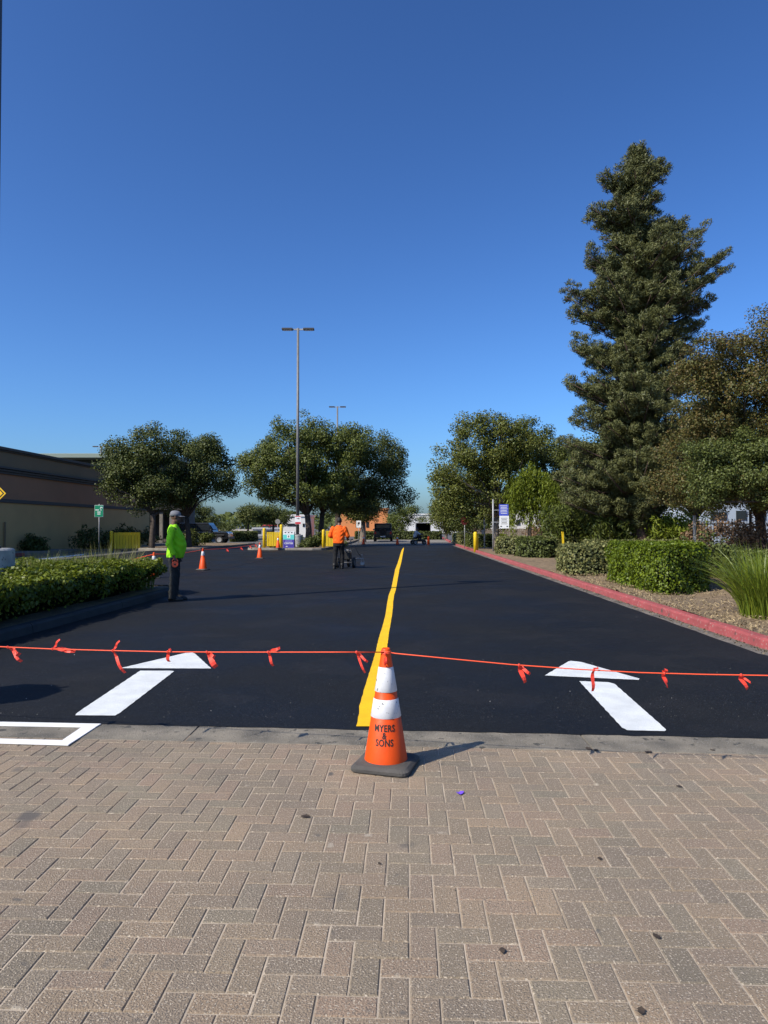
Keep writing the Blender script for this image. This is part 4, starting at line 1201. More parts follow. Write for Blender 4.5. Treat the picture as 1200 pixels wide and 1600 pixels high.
# ------------------------------------------------------------------ street furniture
def lamp_post(label, base, h, rp, plinth_h, plinth_r, arm=.45, head=.62, rz=0, square=False, heads=(-1, 1)):
    t = thing('lamp_post', label, 'lamp post', (base[0], base[1], 0), rz)
    if plinth_h:
        MB().lathe([(plinth_r, -.1), (plinth_r, plinth_h - .03), (plinth_r - .03, plinth_h)], n=28).build('plinth', mat('plinth_concrete_' + str(len(MATS)), (.42, .42, .40), (.30, .30, .29), 6, .9, .4, 60, speck=((.14, .14, .14), 16, .62)), t)
    if square:
        mb = MB(); mb.box(0, 0, (plinth_h + h) / 2, rp * 2, rp * 2, h - plinth_h); mb.build('pole', m_darksteel, t, bevel=.012)
    else:
        MB().tube([(0, 0, plinth_h - .02), (0, 0, h)], [rp, rp * .72], 16).build('pole', m_polegrey, t, smooth=True)
    MB().box(0, 0, plinth_h + .02, rp * 3.4, rp * 3.4, .05).build('base_plate', m_darksteel, t, bevel=.006)
    for sx in heads:
        MB().box(sx * (arm / 2 + rp * .5), 0, h - .08, arm, .07, .09).build('arm', m_steel, t)
        hd = MB().box(sx * (arm + head / 2), 0, h - .06, head, .36, .12).build('lamp_head', m_darksteel, t, bevel=.02)
        MB().box(sx * (arm + head / 2), 0, h - .125, head * .8, .28, .015).build('lens', mat('lamp_lens' + str(len(MATS)), (.5, .5, .48), rough=.3), hd)
    return t
lamp_post('dark square lamp post rising from the ground cover planter on a round concrete plinth', (-6.86, 12.25), 11.1, .085, 1.13, .40, .5, .6, R(10), True, (-1,))
d_l = 46.5; x_l = (465 - 600) / F * d_l
lamp_post('grey double headed lamp post on the island beside the yellow gate', (x_l, d_l), at(465, 513, d_l).z, .11, .95, .36, .35, .72)
d2 = 88; lamp_post('distant double headed lamp post sticking out above the island trees', ((527 - 600) / F * d2, d2), at(527, 635, d2).z, .13, .8, .3, .35, .7)
d2 = 95; lamp_post('distant double headed lamp post beyond the tan building roof', ((157 - 600) / F * d2, d2), at(157, 697, d2).z, .13, .8, .3, .4, .7)

def sign_post(name, label, base, h, r=.025, m=None, cat='sign', z0=0):
    t = thing(name, label, cat, (base[0], base[1], z0))
    MB().tube([(0, 0, -.05), (0, 0, h)], r, 10).build('post', m or m_steel, t, smooth=True)
    return t
def panel(parent, x, z, w, h, m, y=-.035, th=.006, name='sign_panel', edge=None):
    o = MB().box(x, y, z, w, th, h).build(name, m, parent, bevel=.002)
    return o
def flat_on(parent, pts, y, m, name='marking', th=.0012):
    n = len(pts); mb = MB()
    mb.add([(x, y, z) for x, z in pts] + [(x, y - th, z) for x, z in pts], [tuple(range(n)), tuple(range(n, 2 * n))[::-1]] + [(i, (i + 1) % n, n + (i + 1) % n, n + i) for i in range(n)])
    return mb.build(name, m, parent)
def rect(x, z, w, h): return [(x - w / 2, z - h / 2), (x + w / 2, z - h / 2), (x + w / 2, z + h / 2), (x - w / 2, z + h / 2)]
def txt_on(parent, s, x, z, size, y, m, bold=0):
    me = text_mesh(s, size, m, bold=bold)
    o = link('lettering', me, parent); o.location = (x, y, z); o.rotation_euler = (R(90), 0, 0); return o
m_sgreen = mat('sign_green', (.01, .22, .11), rough=.4)
m_swhite = mat('sign_white', (.78, .78, .76), rough=.45)
m_sred = mat('sign_red', (.55, .03, .04), rough=.45)
m_sdred = mat('sign_shaded_red', (.10, .012, .016), rough=.5)  # sign red darkened, the tree shade is painted into it
m_sblue = mat('sign_blue', (.07, .10, .50), rough=.45)
m_syel = mat('sign_yellow', (.85, .52, .01), rough=.45)
m_purple = mat('sign_purple', (.065, .05, .30), rough=.45)
m_teal = mat('sign_teal', (.13, .62, .55), rough=.45)
m_back = mat('sign_back_grey', (.30, .30, .30), rough=.5, metal=.4)
# green sign
d = 40; c = at(155, 798.5, d); s = d / F
t = sign_post('green_sign', 'small green sign with white lines on a thin post before the tan wall', (c.x, d), c.z + .4)
panel(t, 0, c.z, 13.6 * s, 18.5 * s, m_swhite); fc = panel(t, 0, c.z, 13.0 * s, 17.8 * s, m_sgreen, -.041)
yy_ = -.0452
for z_, w_, x_ in ((.06, .2, -.1), (-.06, .2, 0), (-.17, .18, 0)):
    flat_on(t, rect(x_ * 1.0, c.z + z_, w_, .045), yy_, m_swhite)
flat_on(t, [(.06, c.z + .12), (.09, c.z + .12), (.1, c.z + .19), (.16, c.z + .2), (.17, c.z + .15), (.2, c.z + .15), (.19, c.z + .23), (.08, c.z + .23)], yy_, m_swhite)
flat_on(t, rect(.12, c.z + .06, .05, .06), yy_, m_swhite)
# yellow diamond at the frame edge
d = 18; c = at(-26, 771, d); hd_ = 36.5 * d / F
t = sign_post('diamond_sign', 'yellow diamond warning sign with black border left of the building wall', (c.x, d), c.z + .3)
def diamond(r): return [(-r, c.z), (0, c.z - r), (r, c.z), (0, c.z + r)]
flat_on(t, diamond(hd_), -.03, m_syel, 'sign_panel', .006)
mb = MB()
r1, r2 = hd_ * .93, hd_ * .86
o_, i_ = diamond(r1), diamond(r2)
mb.add([(x, -.0375, z) for x, z in o_ + i_], [(k, (k + 1) % 4, 4 + (k + 1) % 4, 4 + k) for k in range(4)]); mb.build('border', m_ink, t)
flat_on(t, rect(.18, c.z - .03, .3, .16), -.037, m_ink)
flat_on(t, [(.1, c.z - .16), (.44, c.z - .1), (.44, c.z - .02), (.2, c.z - .02)], -.0375, m_ink)
# unseen octagon on a post, added to cast the blob shadow on the road
def octa(cx, cz, r): return [(cx + r * math.cos(R(22.5 + 45 * k)), cz + r * math.sin(R(22.5 + 45 * k))) for k in range(8)]
t = sign_post('octagonal_sign', 'unseen red octagonal sign on a post, added for its shadow on the road', (-5.15, 5.12), 2.4, cat='sign')
flat_on(t, octa(0, 2.0, .40), -.03, m_sred, 'sign_panel', .006); txt_on(t, 'STOP', 0, 2.0, .27, -.0375, m_swhite, .004)
t.rotation_euler.z = R(-54)
# red octagon right side
d = 47; c = at(726, 814, d); s = d / F
t = sign_post('octagonal_sign', 'small dark red octagonal sign on a thin post in the tree shade', (c.x, d), c.z + .1, z0=.1)
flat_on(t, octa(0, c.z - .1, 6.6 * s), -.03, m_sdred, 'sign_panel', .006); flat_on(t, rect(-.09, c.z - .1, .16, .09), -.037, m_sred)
# bare post
d = 44.5; c = at(757, 808, d)
t = thing('bare_post', 'bare grey metal post with a small box between octagonal sign and tree', 'post', (c.x, d, .1))
MB().tube([(0, 0, -.05), (0, 0, c.z - .1)], .05, 10).build('post', m_steel, t, smooth=True); MB().box(-.12, -.05, 1.05, .16, .1, .26).build('junction_box', m_back, t, bevel=.01)
# blue/white signs
d = 39.5; c = at(787, 797, d); s = d / F; bp = pt(770.5, d)
t = sign_post('parking_sign', 'blue sign above a white sign on a post in front of the olive tree', bp, c.z + .5, .045, z0=.1)
x_ = c.x - bp[0]
bl = panel(t, x_, c.z - .1, 14.5 * s, 18 * s, m_sblue); c2 = at(787.5, 815.8, d); wl = panel(t, x_ + .02, c2.z - .1, 15 * s, 19.5 * s, m_swhite)
br = MB().box(x_ / 2, -.02, c.z - .1, abs(x_), .02, .04).box(x_ / 2, -.02, c2.z - .1, abs(x_), .02, .04).build('bracket', m_steel, t)
for k in range(6): flat_on(bl, rect(x_ + .01 * (k % 3 - 1), c.z - .1 + .24 - .085 * k, .40 - .05 * (k % 2), .03), -.0392, m_swhite)
for k in range(5): flat_on(wl, rect(x_ + .02, c2.z - .1 + .22 - .08 * k, .36 - .06 * (k % 2), .025), -.0392, m_ink)
for sx in (-1, 1): flat_on(wl, rect(x_ + .02 + sx * .17, c2.z - .1 - .24, .09, .06), -.0392, m_ink)
# yellow bollard by the kerb and marker stake
p = G(741.5, 863)
t = thing('bollard', 'yellow round topped post at the red kerb with reflective tape', 'bollard', (p.x + .05, p.y, 0))
zt = at(742, 831, p.y).z
MB().lathe([(.11, -.05), (.11, zt - .08), (.09, zt - .03), (.04, zt)], (0, 0, 0), 18).build('post', m_ypaint, t, smooth=True)
MB().box(.13, .12, zt / 2 - .05, .11, .11, zt - .18).build('side_rail', m_ypaint, t, bevel=.01)
d = 33.2; c = at(880, 832, d)
t = thing('marker_stake', 'short leaning yellow marker stake in front of the feathery shrub', 'stake', (c.x, d, .1)); MB().box(0, 0, .55, .1, .02, 1.2, 0, 0, -.06).build('stake', m_ypaint, t); MB().lathe([(.03, 1.1), (.03, 1.16)], (-.06, 0, 0), 10).build('stake_cap', m_ypaint, t)
# round sign back
d = 56; c = at(434, 815, d)
t = sign_post('round_sign', 'grey back of a round sign behind the open yellow gate', (c.x, d), c.z + .2)
MB().tube([(0, -.03, c.z), (0, -.036, c.z)], [.2, .2], 20).build('sign_panel', m_back, t)

# small white sign before the orange building
d = 63; c = at(560.5, 819, d)
t = sign_post('small_sign', 'small white sign on a thin post left of the pale olive tree', (c.x, d), c.z + .25)
sp_ = panel(t, 0, c.z, .42, .62, m_swhite); flat_on(sp_, [(-.09, c.z - .18), (-.03, c.z - .18), (-.03, c.z - .02), (.1, c.z - .02), (.1, c.z + .18), (-.09, c.z + .18)], -.0385, m_ink)
# island
isl = [(-8.75, 45.2), (-8.6, 44.7), (-8.2, 44.45), (-4.5, 44.2), (-3.95, 44.45), (-3.7, 44.9), (-2.6, 74), (-8.0, 74)]
kerb('island_kerb', [(x, y) for x, y in isl] + [isl[0]], .14, .18, m_conc, -1)
terrain('island_soil', [(x * (.985) - .07 * 0, y + (.15 if y < 46 else -.15)) for x, y in isl], .13, m_soil, .02, .8)
lisl = [(-17.3, 45.3), (-13.4, 43.4), (-11.6, 44.6), (-10.6, 58), (-16.3, 58)]
kerb('left_island_kerb', lisl + [lisl[0]], .14, .18, m_conc, -1)
terrain('left_island_soil', [(x * .99 - .1, y + (.2 if y < 46 else -.15)) for x, y in lisl], .12, m_soil, .02, .8)

# yellow gates
def gate(label, base, rz, w, h, posts, z0=0.0, nb=9, h2=None):
    t = thing('yellow_gate', label, 'gate', (base[0], base[1], z0), rz, 'yellow swing gates')
    h2 = h2 or h
    for x, hh in posts:
        MB().lathe([(.1, -.1), (.1, hh - .06), (.085, hh - .02), (.03, hh)], (x, 0, 0), 16).build('post', m_ypaint, t, smooth=True)
    x0 = .14; x1 = w - .0
    for k in range(nb):
        a = x0 + (x1 - x0) * k / nb; b_ = x0 + (x1 - x0) * (k + 1) / nb - .018
        hh = h + (h2 - h) * k / nb
        MB().box((a + b_) / 2, .012 * (k % 2), .12 + (hh - .12) / 2, b_ - a, .028, hh - .12).build('slat', m_ypaint, t)
    for z_ in (.3, min(h, h2) - .14):
        MB().box((x0 + x1) / 2 - .02, .045, z_, x1 - x0, .04, .07).build('rail', m_ypaint, t)
    return t
p = G(174.5, 861.5); p.y = 43.5; p.x = (174.5 - 600) / F * 43.5
gate('slatted yellow gate standing in front of the tan building, half in shade', p, R(35), 1.75, 1.12, [(0, 1.22)], 0, 9)
p = G(413, 860); q = pt(413, 45.0)
gate('closed yellow gate panel between two posts beside the purple A-frame sign', q, R(4), 1.05, 1.02, [(0, 1.28), (1.08, 1.5)], .12, 6)
q = pt(505.5, 45.2)
gate('narrow yellow gate panel partly hidden by the orange shirted worker', q, R(2), .85, 1.12, [(0, 1.2)], .10, 4)
# A-frame sign
d = 44.75; c = at(451, 843, d); s = d / F
t = thing('a_frame_sign', 'purple, teal and white A-frame sign reading CENTER on the island', 'sign', (c.x, d, .125))
w_, h_ = 17.5 * s, 26 * s
lean = .12
fp = MB().box(0, 0, h_ / 2, w_, .03, h_).build('front_panel', m_swhite, t, bevel=.004)
bp_ = MB().box(0, .42, h_ / 2, w_, .03, h_, rx=.35).build('rear_panel', m_black, t)
MB().box(w_ / 2 + .012, .2, .12, .02, .42, .04).build('side_strut', m_black, t)
flat_on(fp, rect(0, h_ * .26, w_ * .985, h_ * .5), -.0152, m_purple)
flat_on(fp, rect(0, h_ * .66, w_ * .985, h_ * .29), -.0152, m_teal)
flat_on(fp, rect(0, h_ * .69, w_ * .3, h_ * .19), -.0168, m_swhite)
flat_on(fp, [(-.02, h_ * .63), (.02, h_ * .63), (.02, h_ * .69), (.06, h_ * .69), (0, h_ * .76), (-.06, h_ * .69), (-.02, h_ * .69)], -.0184, m_ink)
txt_on(fp, 'CENTER', 0, h_ * .28, .15, -.0172, m_swhite, .003)
flat_on(fp, rect(0, h_ * .42, w_ * .62, .045), -.0168, mat('lilac_print', (.3, .28, .6), rough=.5))
for x in (-.2, 0, .2): flat_on(fp, rect(x, h_ * .93, .1, .06), -.0152, m_ink)
flat_on(fp, rect(-.12, h_ * .1, .12, .04), -.0168, m_swhite)
# notice on the lamp pole
d = 46.3; c = at(465.5, 812.5, d); s = d / F
t = thing('pole_notice', 'white notice with red bands fixed to the island lamp post', 'sign', (c.x, d, c.z))
pn_ = MB().box(0, 0, 0, 9.4 * s, .012, 13.2 * s).build('sign_panel', m_swhite, t, bevel=.002)
flat_on(pn_, rect(0, .23, .36, .06), -.0062, m_sred); flat_on(pn_, rect(0, -.2, .36, .13), -.0062, m_sred); flat_on(pn_, [(-.08, .07), (.04, .07), (.04, .03), (.12, .09), (.04, .15), (.04, .11), (-.08, .11)], -.0062, m_ink)
MB().box(0, .035, .1, .04, .07, .03).box(0, .035, -.1, .04, .07, .03).build('bracket', m_steel, t)

# shrubs on islands
def shrub(label, px, d, rx, rz, leaf, n=60, per=70, size=.11, rc=.28, z0=.1):
    x, y = pt(px, d)
    t = thing('shrub', label, 'shrub', (x, y, z0))
    C, P, N = lobes_points([(0, 0, rz * .45, rx, rx * .7, rz * .6)], n, per, rc, .2)
    P[:, 2] = np.maximum(P[:, 2], .02)
    link('foliage', leaf_mesh('foliage', P, N + .6 * rng.normal(size=P.shape), size * (.6 + .7 * rng.random(len(P))), LEAF[leaf], .38), t)
    mb = MB()
    for i in range(8): mb.tube([(0, 0, -.05), C[i] * .5, C[i]], [.03, .02, .005], 5)
    mb.build('stems', m_bark, t)
    return t
shrub('leafy green shrub at the foot of the island lamp post', 478, 46.2, .5, .6, 'shrub', 30)
shrub('leafy green shrub behind the narrow yellow gate', 496, 46.8, .5, .8, 'feather', 30)
shrub('low green shrub between the island trunks', 520, 50, .9, .6, 'shrub', 40)
shrub('small bush poking through the closed yellow gate', 430, 45.9, .35, .6, 'feather', 20)
shrub('dark shrub at the base of the tan wall beneath the green sign', 150, 45, 1.6, 1.1, 'oakdark', 70, 60, .13, .35)
shrub('dark bush against the tan wall behind the slatted yellow gate', 205, 52, 2.2, 1.2, 'oakdark', 80, 60, .14, .4)
shrub('rounded dark bush at the base of the tan wall near the red kerb mark', 55, 41, .85, .75, 'oakdark', 50, 60, .12, .3)
shrub('dark bush under the tree behind the lime shirted worker', 292, 50, 1.0, 1.1, 'oakdark', 50, 60, .13, .35)
shrub('small green shrub in front of the dark parked off-roader', 322, 59, .55, .8, 'feather', 30)

# ------------------------------------------------------------------ tan building
m_tan = mat('tan_stucco', (.60, .37, .15), (.55, .34, .138), .8, .9, .3, 50)
m_rose = mat('rose_stucco', (.42, .205, .105), (.38, .19, .098), .8, .9, .3, 50)
m_taupe = mat('taupe_stucco', (.28, .18, .095), (.25, .165, .088), .8, .9, .3, 50)
m_trim = mat('trim_grey', (.10, .085, .07), rough=.85)
wx, wy = G(66, 863).x - 1.2, 40.8
def wpt(d, off=0): # point on the wall plane at distance d along road heading
    return Vector((wx + ROAD.x / ROAD.y * (d - wy) + off, d, 0))
W0, W1 = -6.0, 61.0
t = thing('tan_building', 'long tan stucco building with stepped dark cornice, in shade', 'building', wpt(W0))
ang = math.atan2(-ROAD.x, ROAD.y); t.rotation_euler.z = ang
LW = (W1 - W0) / ROAD.y
# local: +y along the wall, x<0 inside
MB().box(-12, LW / 2, 1.40, 24, LW, 3.0).build('lower_wall', m_tan, t)
MB().box(-12.02, LW / 2, 3.72, 24, LW - .04, 1.64).build('upper_wall', m_rose, t)
MB().box(-12.0, LW / 2, 5.18, 24, LW, 1.28).build('parapet', m_taupe, t)
MB().box(-11.93, LW / 2, 2.92, 24.02, LW + .1, .20).build('belt_course', m_trim, t, bevel=.02)
for k, (z_, pr) in enumerate(((4.47, .10), (4.60, .17), (4.74, .26))):
    MB().box(-12 + pr, LW / 2, z_, 24, LW + 2 * pr, .12).build('cornice', m_trim, t, bevel=.015)
MB().box(-11.85, LW / 2, 5.80, 24.1, LW + .3, .16).build('coping', m_trim, t, bevel=.02)
MB().box(-11.92, LW / 2, 5.68, 24.02, LW + .16, .08).build('coping_ledge', m_trim, t)
MB().box(.06, (36.9 + 6) / ROAD.y, 2.55, .14, .12, .16).build('wall_light', m_black, t, bevel=.01)
MB().tube([(.09, 45.0, 0), (.09, 45.0, 1.75)], .05, 8).build('downpipe', m_taupe, t)
# upper block behind with pale canopy
t = thing('canopy_building', 'taller dark block with a pale green canopy edge behind the tan building', 'building', (*pt(150, 72), 0))
x0_ = pt(92, 72)[0] - t.location.x - 10
z1_ = at(120, 712, 72).z; z2_ = at(120, 718.5, 72).z
MB().box(0, 4, z2_ / 2, 15, 8, z2_ - .05).build('wall', mat('dark_green_wall', (.045, .055, .05), rough=.8), t)
MB().box(-.3, 3.2, (z1_ + z2_) / 2, 17, 11, z1_ - z2_).build('canopy', mat('pale_green_fascia', (.22, .26, .21), rough=.7), t, bevel=.03)
for x in (1.0, 2.0, 4.2): MB().box(x, -.03, z2_ - .75, .55, .06, .9).build('window', mat('window_pale%d' % int(x * 10), (.25, .3, .3), rough=.2), t)
# pillared shopfront past the trees
t = thing('pillared_shopfront', 'shaded shopfront with pale pillars glimpsed behind the left trees', 'building', (*pt(248, 68), 0))
MB().box(0, 2.5, 1.7, 4.6, 4, 3.4).build('wall', m_trim, t)
MB().box(0, -.1, 3.3, 5.2, 2.4, .5).build('awning', m_darksteel, t)
for x in (-.3, .55, 1.5): MB().box(x, -.9, 1.5, .3, .3, 3.1).build('pillar', m_conc, t)
MB().box(0, .47, 1.5, 3.6, .06, 2.2).build('window', m_glass, t)
# pavement by the wall
struct(MB().prism([wpt(-6, .05).xy, wpt(-6, 1.9).xy, wpt(44, 1.9).xy, wpt(44, .05).xy], -.08, .1).build('wall_pavement', m_conc))
struct(MB().prism([wpt(30, 1.88).xy, wpt(30, 1.94).xy, wpt(37.6, 1.94).xy, wpt(37.6, 1.88).xy], -.07, .104).build('red_kerb_mark', m_redk))

# ------------------------------------------------------------------ vehicles
m_carblk = mat('black_car_paint', (.012, .013, .015), rough=.25, coat=.6)
m_carred = mat('red_car_paint', (.42, .02, .02), rough=.25, coat=.6)
m_cargry = mat('grey_car_paint', (.10, .11, .12), rough=.3, coat=.5)
m_tail = mat('tail_lamp_red', (.35, .01, .01), rough=.2)
m_plate = mat('number_plate', (.7, .7, .68), rough=.5)
def suv(label, loc, rz, paint, L=4.3, W=1.82, Hh=1.82, spare=True, cat='car', low=False, name='parked_car'):
    """nose along +y"""
    t = thing(name, label, cat, (loc[0], loc[1], loc[2] if len(loc) > 2 else -.02), rz)
    y0, y1 = -L / 2, L / 2
    bh = .58 * Hh
    prof = [(y0, .42), (y0, bh), (y1 - .15, bh - .02), (y1, bh - .15), (y1, .42), (y1 - .55, .36), (y0 + .5, .36)] if not low else [(y0, .35), (y0 + .05, bh), (y1 - .9, bh - .02), (y1 - .05, bh - .2), (y1, .35)]
    body = MB().prism_x(prof, -W / 2, W / 2).build('body', paint, t, bevel=.05)
    cw = W * .47
    if low: cab = [(y0 + .25, bh - .02), (y0 + .9, Hh), (y1 - 1.9, Hh), (y1 - 1.05, bh - .02)]
    else: cab = [(y0 + .02, bh - .02), (y0 + .12, Hh), (y1 - 1.75, Hh), (y1 - 1.3, bh - .02)]
    MB().prism_x(cab, -cw, cw).build('cabin', paint, t, bevel=.04)
    hz = Hh - bh
    for sx in (-1, 1):
        ys = [cab[0][0] + .18, (cab[0][0] + cab[3][0]) / 2 - .05, cab[3][0] - .28]
        for a, b_ in zip(ys[:-1], ys[1:]):
            MB().box(sx * (cw + .004), (a + b_) / 2, bh + hz * .48, .012, b_ - a - .1, hz * .62).build('side_window', m_glass, t, bevel=.004)
        for yw in (y0 + .78, y1 - .78):
            MB().box(sx * (W / 2 + .02), yw, .74, .14, .98, .10).build('wheel_arch', m_black, t, bevel=.03)
            wheel(t, sx * (W / 2 - .08), yw, .36, .24)
        MB().box(sx * (W / 2 - .14), y0 - .012, bh - .2, .18, .03, .26).build('tail_lamp', m_tail, t, bevel=.01)
        MB().tube([(sx * (W / 2 - .3), y1 - .03, bh - .22), (sx * (W / 2 - .3), y1 + .02, bh - .22)], [.11, .10], 14).build('headlamp', m_plate, t)
        MB().box(sx * (W / 2 + .1), y1 - 1.5, bh + .12, .16, .1, .18).build('wing_mirror', m_black, t, bevel=.02)
    MB().box(0, cab[1][0] - (.05 if not low else .35), bh + hz * .5, W * .72, .02, hz * .55).build('rear_window', m_glass, t)
    MB().box(0, cab[2][0] + .27, bh + hz * .5, W * .78, .02, hz * .6, rx=R(-34) * -1).build('windscreen', m_glass, t)
    MB().box(0, y0 - .05, .5, W * .98, .16, .2).build('rear_bumper', m_black, t, bevel=.03)
    MB().box(0, y1 + .06, .5, W * .95, .2, .2).build('front_bumper', m_black, t, bevel=.03)
    MB().box(0, y0 - .135, .5, .5, .012, .13).build('number_plate', m_plate, t)
    if spare:
        sp = MB(); n = 22
        sp.loft([[(.0 + r_ * math.cos(6.2832 * k / n), y0 - .02 - a, .95 + r_ * math.sin(6.2832 * k / n)) for k in range(n)] for r_, a in ((.2, 0), (.36, 0), (.38, .06), (.38, .18), (.34, .23), (.18, .2))])
        sp.build('spare_wheel', m_tyre, t)
    return t
q = pt(599, 72.5); suv('black off-road vehicle seen from behind beyond the black road', q, R(-1), m_carblk)
q = pt(322, 62.5); suv('dark off-road vehicle parked side-on behind the left trees', q, R(-92), m_carblk, 4.4)
q = pt(418, 125); suv('red car parked far behind the yellow gate', q, R(80), m_carred, 4.6, 1.85, 1.75, False)
# trailer
d = 86; q = pt(661.5, d); s = d / F
t = thing('cargo_trailer', 'small enclosed trailer with its dark rear end open', 'trailer', (q[0], q[1], -.02), R(-1))
W_, z0_, z1_ = 23 * s, .42, at(661, 817, d).z
m_trl = mat('trailer_skin', (.35, .34, .34), rough=.5)
m_tin = mat('trailer_inner_shade', (.02, .014, .012), rough=.9)  # near-black panels, shade of the deep open trailer put into the colour
for nm, a in (('side_wall', (-W_ / 2, 1.4, (z0_ + z1_) / 2, .06, 2.8, z1_ - z0_)), ('side_wall', (W_ / 2, 1.4, (z0_ + z1_) / 2, .06, 2.8, z1_ - z0_)), ('roof', (0, 1.4, z1_ + .03, W_ + .06, 2.8, .06)), ('floor', (0, 1.4, z0_ - .03, W_ + .06, 2.8, .06)), ('front_wall', (0, 2.83, (z0_ + z1_) / 2, W_ + .06, .06, z1_ - z0_))):
    MB().box(*a).build(nm, m_trl, t)
for a in ((-W_ / 2 + .045, 1.4, (z0_ + z1_) / 2, .02, 2.7, z1_ - z0_ - .04), (W_ / 2 - .045, 1.4, (z0_ + z1_) / 2, .02, 2.7, z1_ - z0_ - .04), (0, 2.76, (z0_ + z1_) / 2, W_ - .12, .02, z1_ - z0_ - .04), (0, 1.4, z0_ + .015, W_ - .12, 2.7, .02), (0, 1.4, z1_ - .015, W_ - .12, 2.7, .02)):
    MB().box(*a).build('shade_panel', m_tin, t)
for sx in (-1, 1): wheel(t, sx * (W_ / 2 + .1), 1.3, .28, .18)
MB().tube([(0, 2.8, .4), (0, 3.9, .4)], .05, 8).build('drawbar', m_darksteel, t)
MB().box(-W_ / 2 - .1, -.35, (z0_ + z1_) / 2, .05, .7, z1_ - z0_).build('rear_door', m_trl, t)

# ------------------------------------------------------------------ background trees and buildings
def bgtree(name, label, px, d, lobs, nclump, leaf, bark=m_bark, stems=None, per=60, size=.2, rc=.7, r0=.16, fork=1.8):
    b = pt(px, d)
    return tree(name, label, b, (0, 0, fork), [lob(x, y, d, rx, rz, b) for x, y, rx, rz in lobs], nclump, per, rc, leaf, size, r0, bark=bark, nlimb=8)
bgtree('small_tree', 'small dark round tree left of the closed yellow gate', 388, 86, [(388, 806, 14, 14), (398, 800, 14, 10)], 60, 'shrub')
bgtree('small_tree', 'small dark round tree directly behind the closed yellow gate', 427, 88, [(425, 805, 22, 14), (438, 808, 14, 12), (412, 803, 14, 12)], 80, 'shrub')
bgtree('small_tree', 'pale olive tree in front of the orange building', 567, 68, [(564, 800, 22, 14), (545, 793, 16, 9), (570, 790, 25, 10)], 120, 'olive', m_bark_pale, fork=1.9, r0=.3)
bgtree('small_tree', 'green bushy tree beyond the black off-road vehicle', 628, 92, [(625, 812, 20, 22), (640, 806, 14, 18), (612, 818, 14, 14)], 90, 'oak')
bgtree('small_tree', 'yellowish olive tree with pale stems right of the small trailer', 697, 76, [(697, 808, 24, 24), (690, 795, 14, 16), (708, 815, 20, 22)], 120, 'olive', m_bark_pale)
bgtree('small_tree', 'dark tree far behind the parked dark off-roader', 308, 96, [(305, 800, 24, 20), (322, 808, 20, 16), (295, 795, 18, 16)], 90, 'oakdark')
bgtree('small_tree', 'low dark tree right of the far one, nearer the hedge', 340, 120, [(340, 823, 22, 9), (352, 826, 14, 7)], 50, 'shrub')
bgtree('small_tree', 'thin young tree in front of the white far building', 659, 110, [(659, 812, 8, 6)], 14, 'shrub', per=30, r0=.08, fork=2.0)
hedge('clipped_hedge', 'clipped hedge row beside the far pale pavement', [pt(360, 68), pt(402, 70), pt(402, 73), pt(360, 71)], .95, 'shrub', .13, 150, .0, .3)
hedge('clipped_hedge', 'dark hedge strip behind the off-road vehicle and cones', [pt(555, 80), pt(690, 80), pt(690, 82), pt(555, 82)], .9, 'oakdark', .16, 90, -.03, .3)
m_bwhite = mat('white_wall', (.62, .60, .57), rough=.85)
m_borange = mat('orange_wall', (.62, .23, .08), rough=.85)
def building(label, px0, px1, d, ytop, m, depth=12, wins=(), roofm=None, extra=None):
    a, b_ = pt(px0, d)[0], pt(px1, d)[0]; z = at((px0 + px1) / 2, ytop, d).z
    t = thing('far_building', label, 'building', ((a + b_) / 2, d, -.1))
    MB().box(0, depth / 2, z / 2, b_ - a, depth, z).build('wall', m, t)
    MB().box(0, depth / 2, z + .15, b_ - a + .3, depth + .3, .3).build('roof_coping', roofm or m, t)
    for x0_, x1_, y0_, y1_ in wins:
        xa, xb = pt(x0_, d)[0] - t.location.x, pt(x1_, d)[0] - t.location.x; za, zb = at(0, y1_, d).z, at(0, y0_, d).z
        w = MB().box((xa + xb) / 2, -.02, (za + zb) / 2 + .1, xb - xa, .1, zb - za).build('window', m_glass, t)
    return t
building('white gabled building behind the island lamp post', 438, 480, 100, 806, m_bwhite, 10, [(449, 463, 818, 822), (473, 476, 818, 823), (446, 455, 830, 836)])
building('orange walled building behind the pale olive tree', 532, 606, 105, 796, m_borange, 15, [(556, 561, 815, 824), (572, 576, 815, 824)])
building('long white building closing the far end of the road', 622, 716, 165, 804, m_bwhite, 20)
building('white building glimpsed below the weeping tree', 788, 845, 62, 793, m_bwhite, 8, [(806, 812, 812, 820)])
building('low pale shed row beyond the parked dark vehicle', 340, 395, 150, 829, mat('beige_wall', (.42, .37, .30), rough=.9), 10)
building('grey low building behind the closed yellow gate', 395, 445, 118, 826, mat('grey_wall', (.35, .35, .36), rough=.9), 8, [(400, 408, 829, 834), (416, 428, 829, 834)])
building('pale blue grey building seen through the picket fence', 1095, 1330, 48, 778, mat('blue_grey_wall', (.36, .42, .50), rough=.8), 10, [(1110, 1135, 800, 812), (1150, 1166, 798, 812), (1180, 1196, 800, 812)])
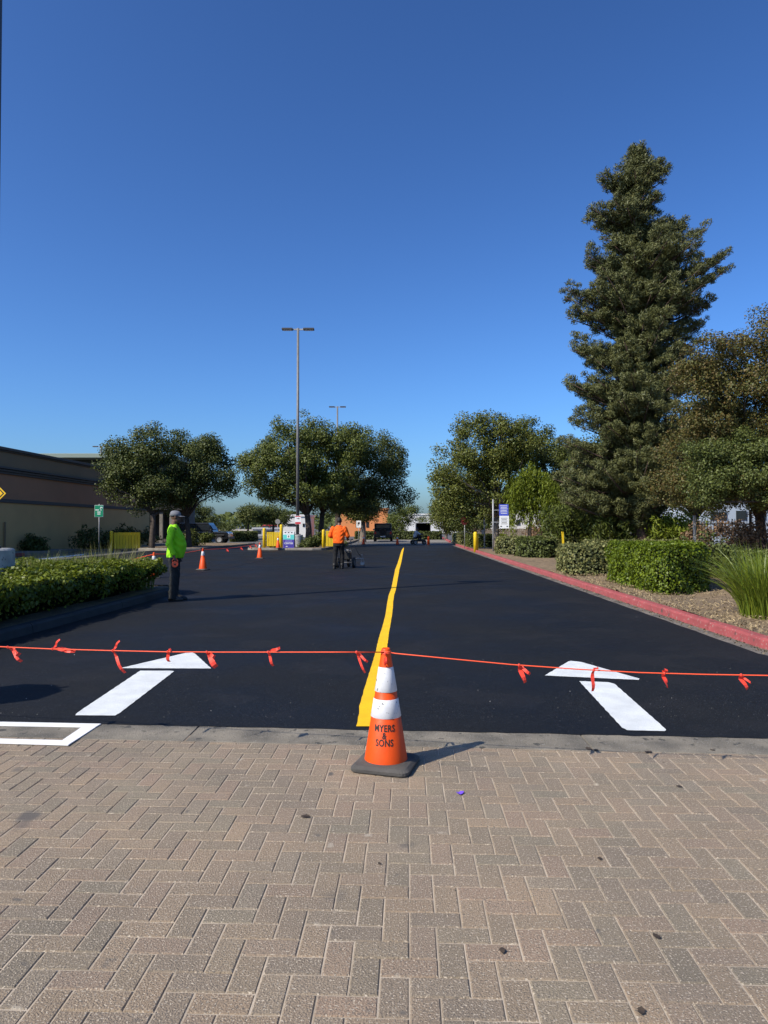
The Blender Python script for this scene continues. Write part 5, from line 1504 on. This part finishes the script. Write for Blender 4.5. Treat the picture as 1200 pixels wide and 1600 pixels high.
# far belt of trees to the horizon
n = 24000
px_ = rng.uniform(-1500, 2700, n)
dd_ = rng.uniform(230, 290, n)
hh_ = (3.2 + 2.0 * np.abs(np.sin(px_ * .011)) + 1.4 * np.abs(np.sin(px_ * .037 + 1))) * rng.random(n) ** .7
P = np.stack([(px_ - 600) / F * dd_, dd_, hh_], 1)
stuff(link('distant_trees', leaf_mesh('distant_trees', P, rng.normal(size=P.shape), 1.6, LEAF['shrub'], .5)), 'far off belt of trees along the horizon', 'trees')

# ------------------------------------------------------------------ right background fences
m_fwood = mat('weathered_boards', (.22, .175, .13), (.15, .12, .09), 3, .9)
t = thing('board_fence', 'weathered board fence in the shade behind the parking signs', 'fence', (*pt(760, 58), .05))
x_a, x_b = pt(735, 58)[0] - t.location.x, pt(850, 58)[0] - t.location.x
nbd = 38
for k in range(nbd):
    MB().box(x_a + (x_b - x_a) * (k + .5) / nbd, random.uniform(-.01, .01), .62 + random.uniform(-.02, .02), (x_b - x_a) / nbd - .015, .025, 1.28).build('board', m_fwood, t)
for z_ in (.3, 1.0): MB().box((x_a + x_b) / 2, .05, z_, x_b - x_a, .05, .09).build('rail', m_fwood, t)
m_pick = mat('dark_picket_metal', (.03, .03, .03), rough=.6)
fd = 27.0
t = thing('picket_fence', 'dark metal picket fence below the reddish brown tree', 'fence', (*pt(1085, fd), .1), R(-6))
fl = 5.2
me_p = MB().box(0, 0, .85, .016, .016, 1.7).mesh('picket', m_pick)
for k in range(int(fl / .11)):
    link('picket', me_p, t, (.05 + k * .11, 0, 0))
for z_ in (.2, 1.5): MB().box(fl / 2, .0, z_, fl, .03, .035).build('rail', m_pick, t)
MB().box(0, 0, .9, .09, .09, 1.85).build('post', m_steel, t)
for x in (2.05, 4.1): MB().box(x, 0, 1.0, .08, .08, 2.1).build('post', m_pick, t)
shrub('dry russet bush behind the metal picket fence', 1130, 29.5, 1.7, 1.6, 'dry', 90, 70, .1, .32)
shrub('dry brown bush touching the strap leaved clump', 1185, 24.5, 1.1, 1.5, 'dry', 70, 70, .09, .3)
shrub('tawny bush at the end of the board fence', 845, 50, 1.2, 1.7, 'dry', 50, 60, .12, .35)
shrub('dark shrub in the shade right of the bright green hedge', 1110, 19.5, .9, 1.0, 'oakdark', 60, 70, .09, .28)
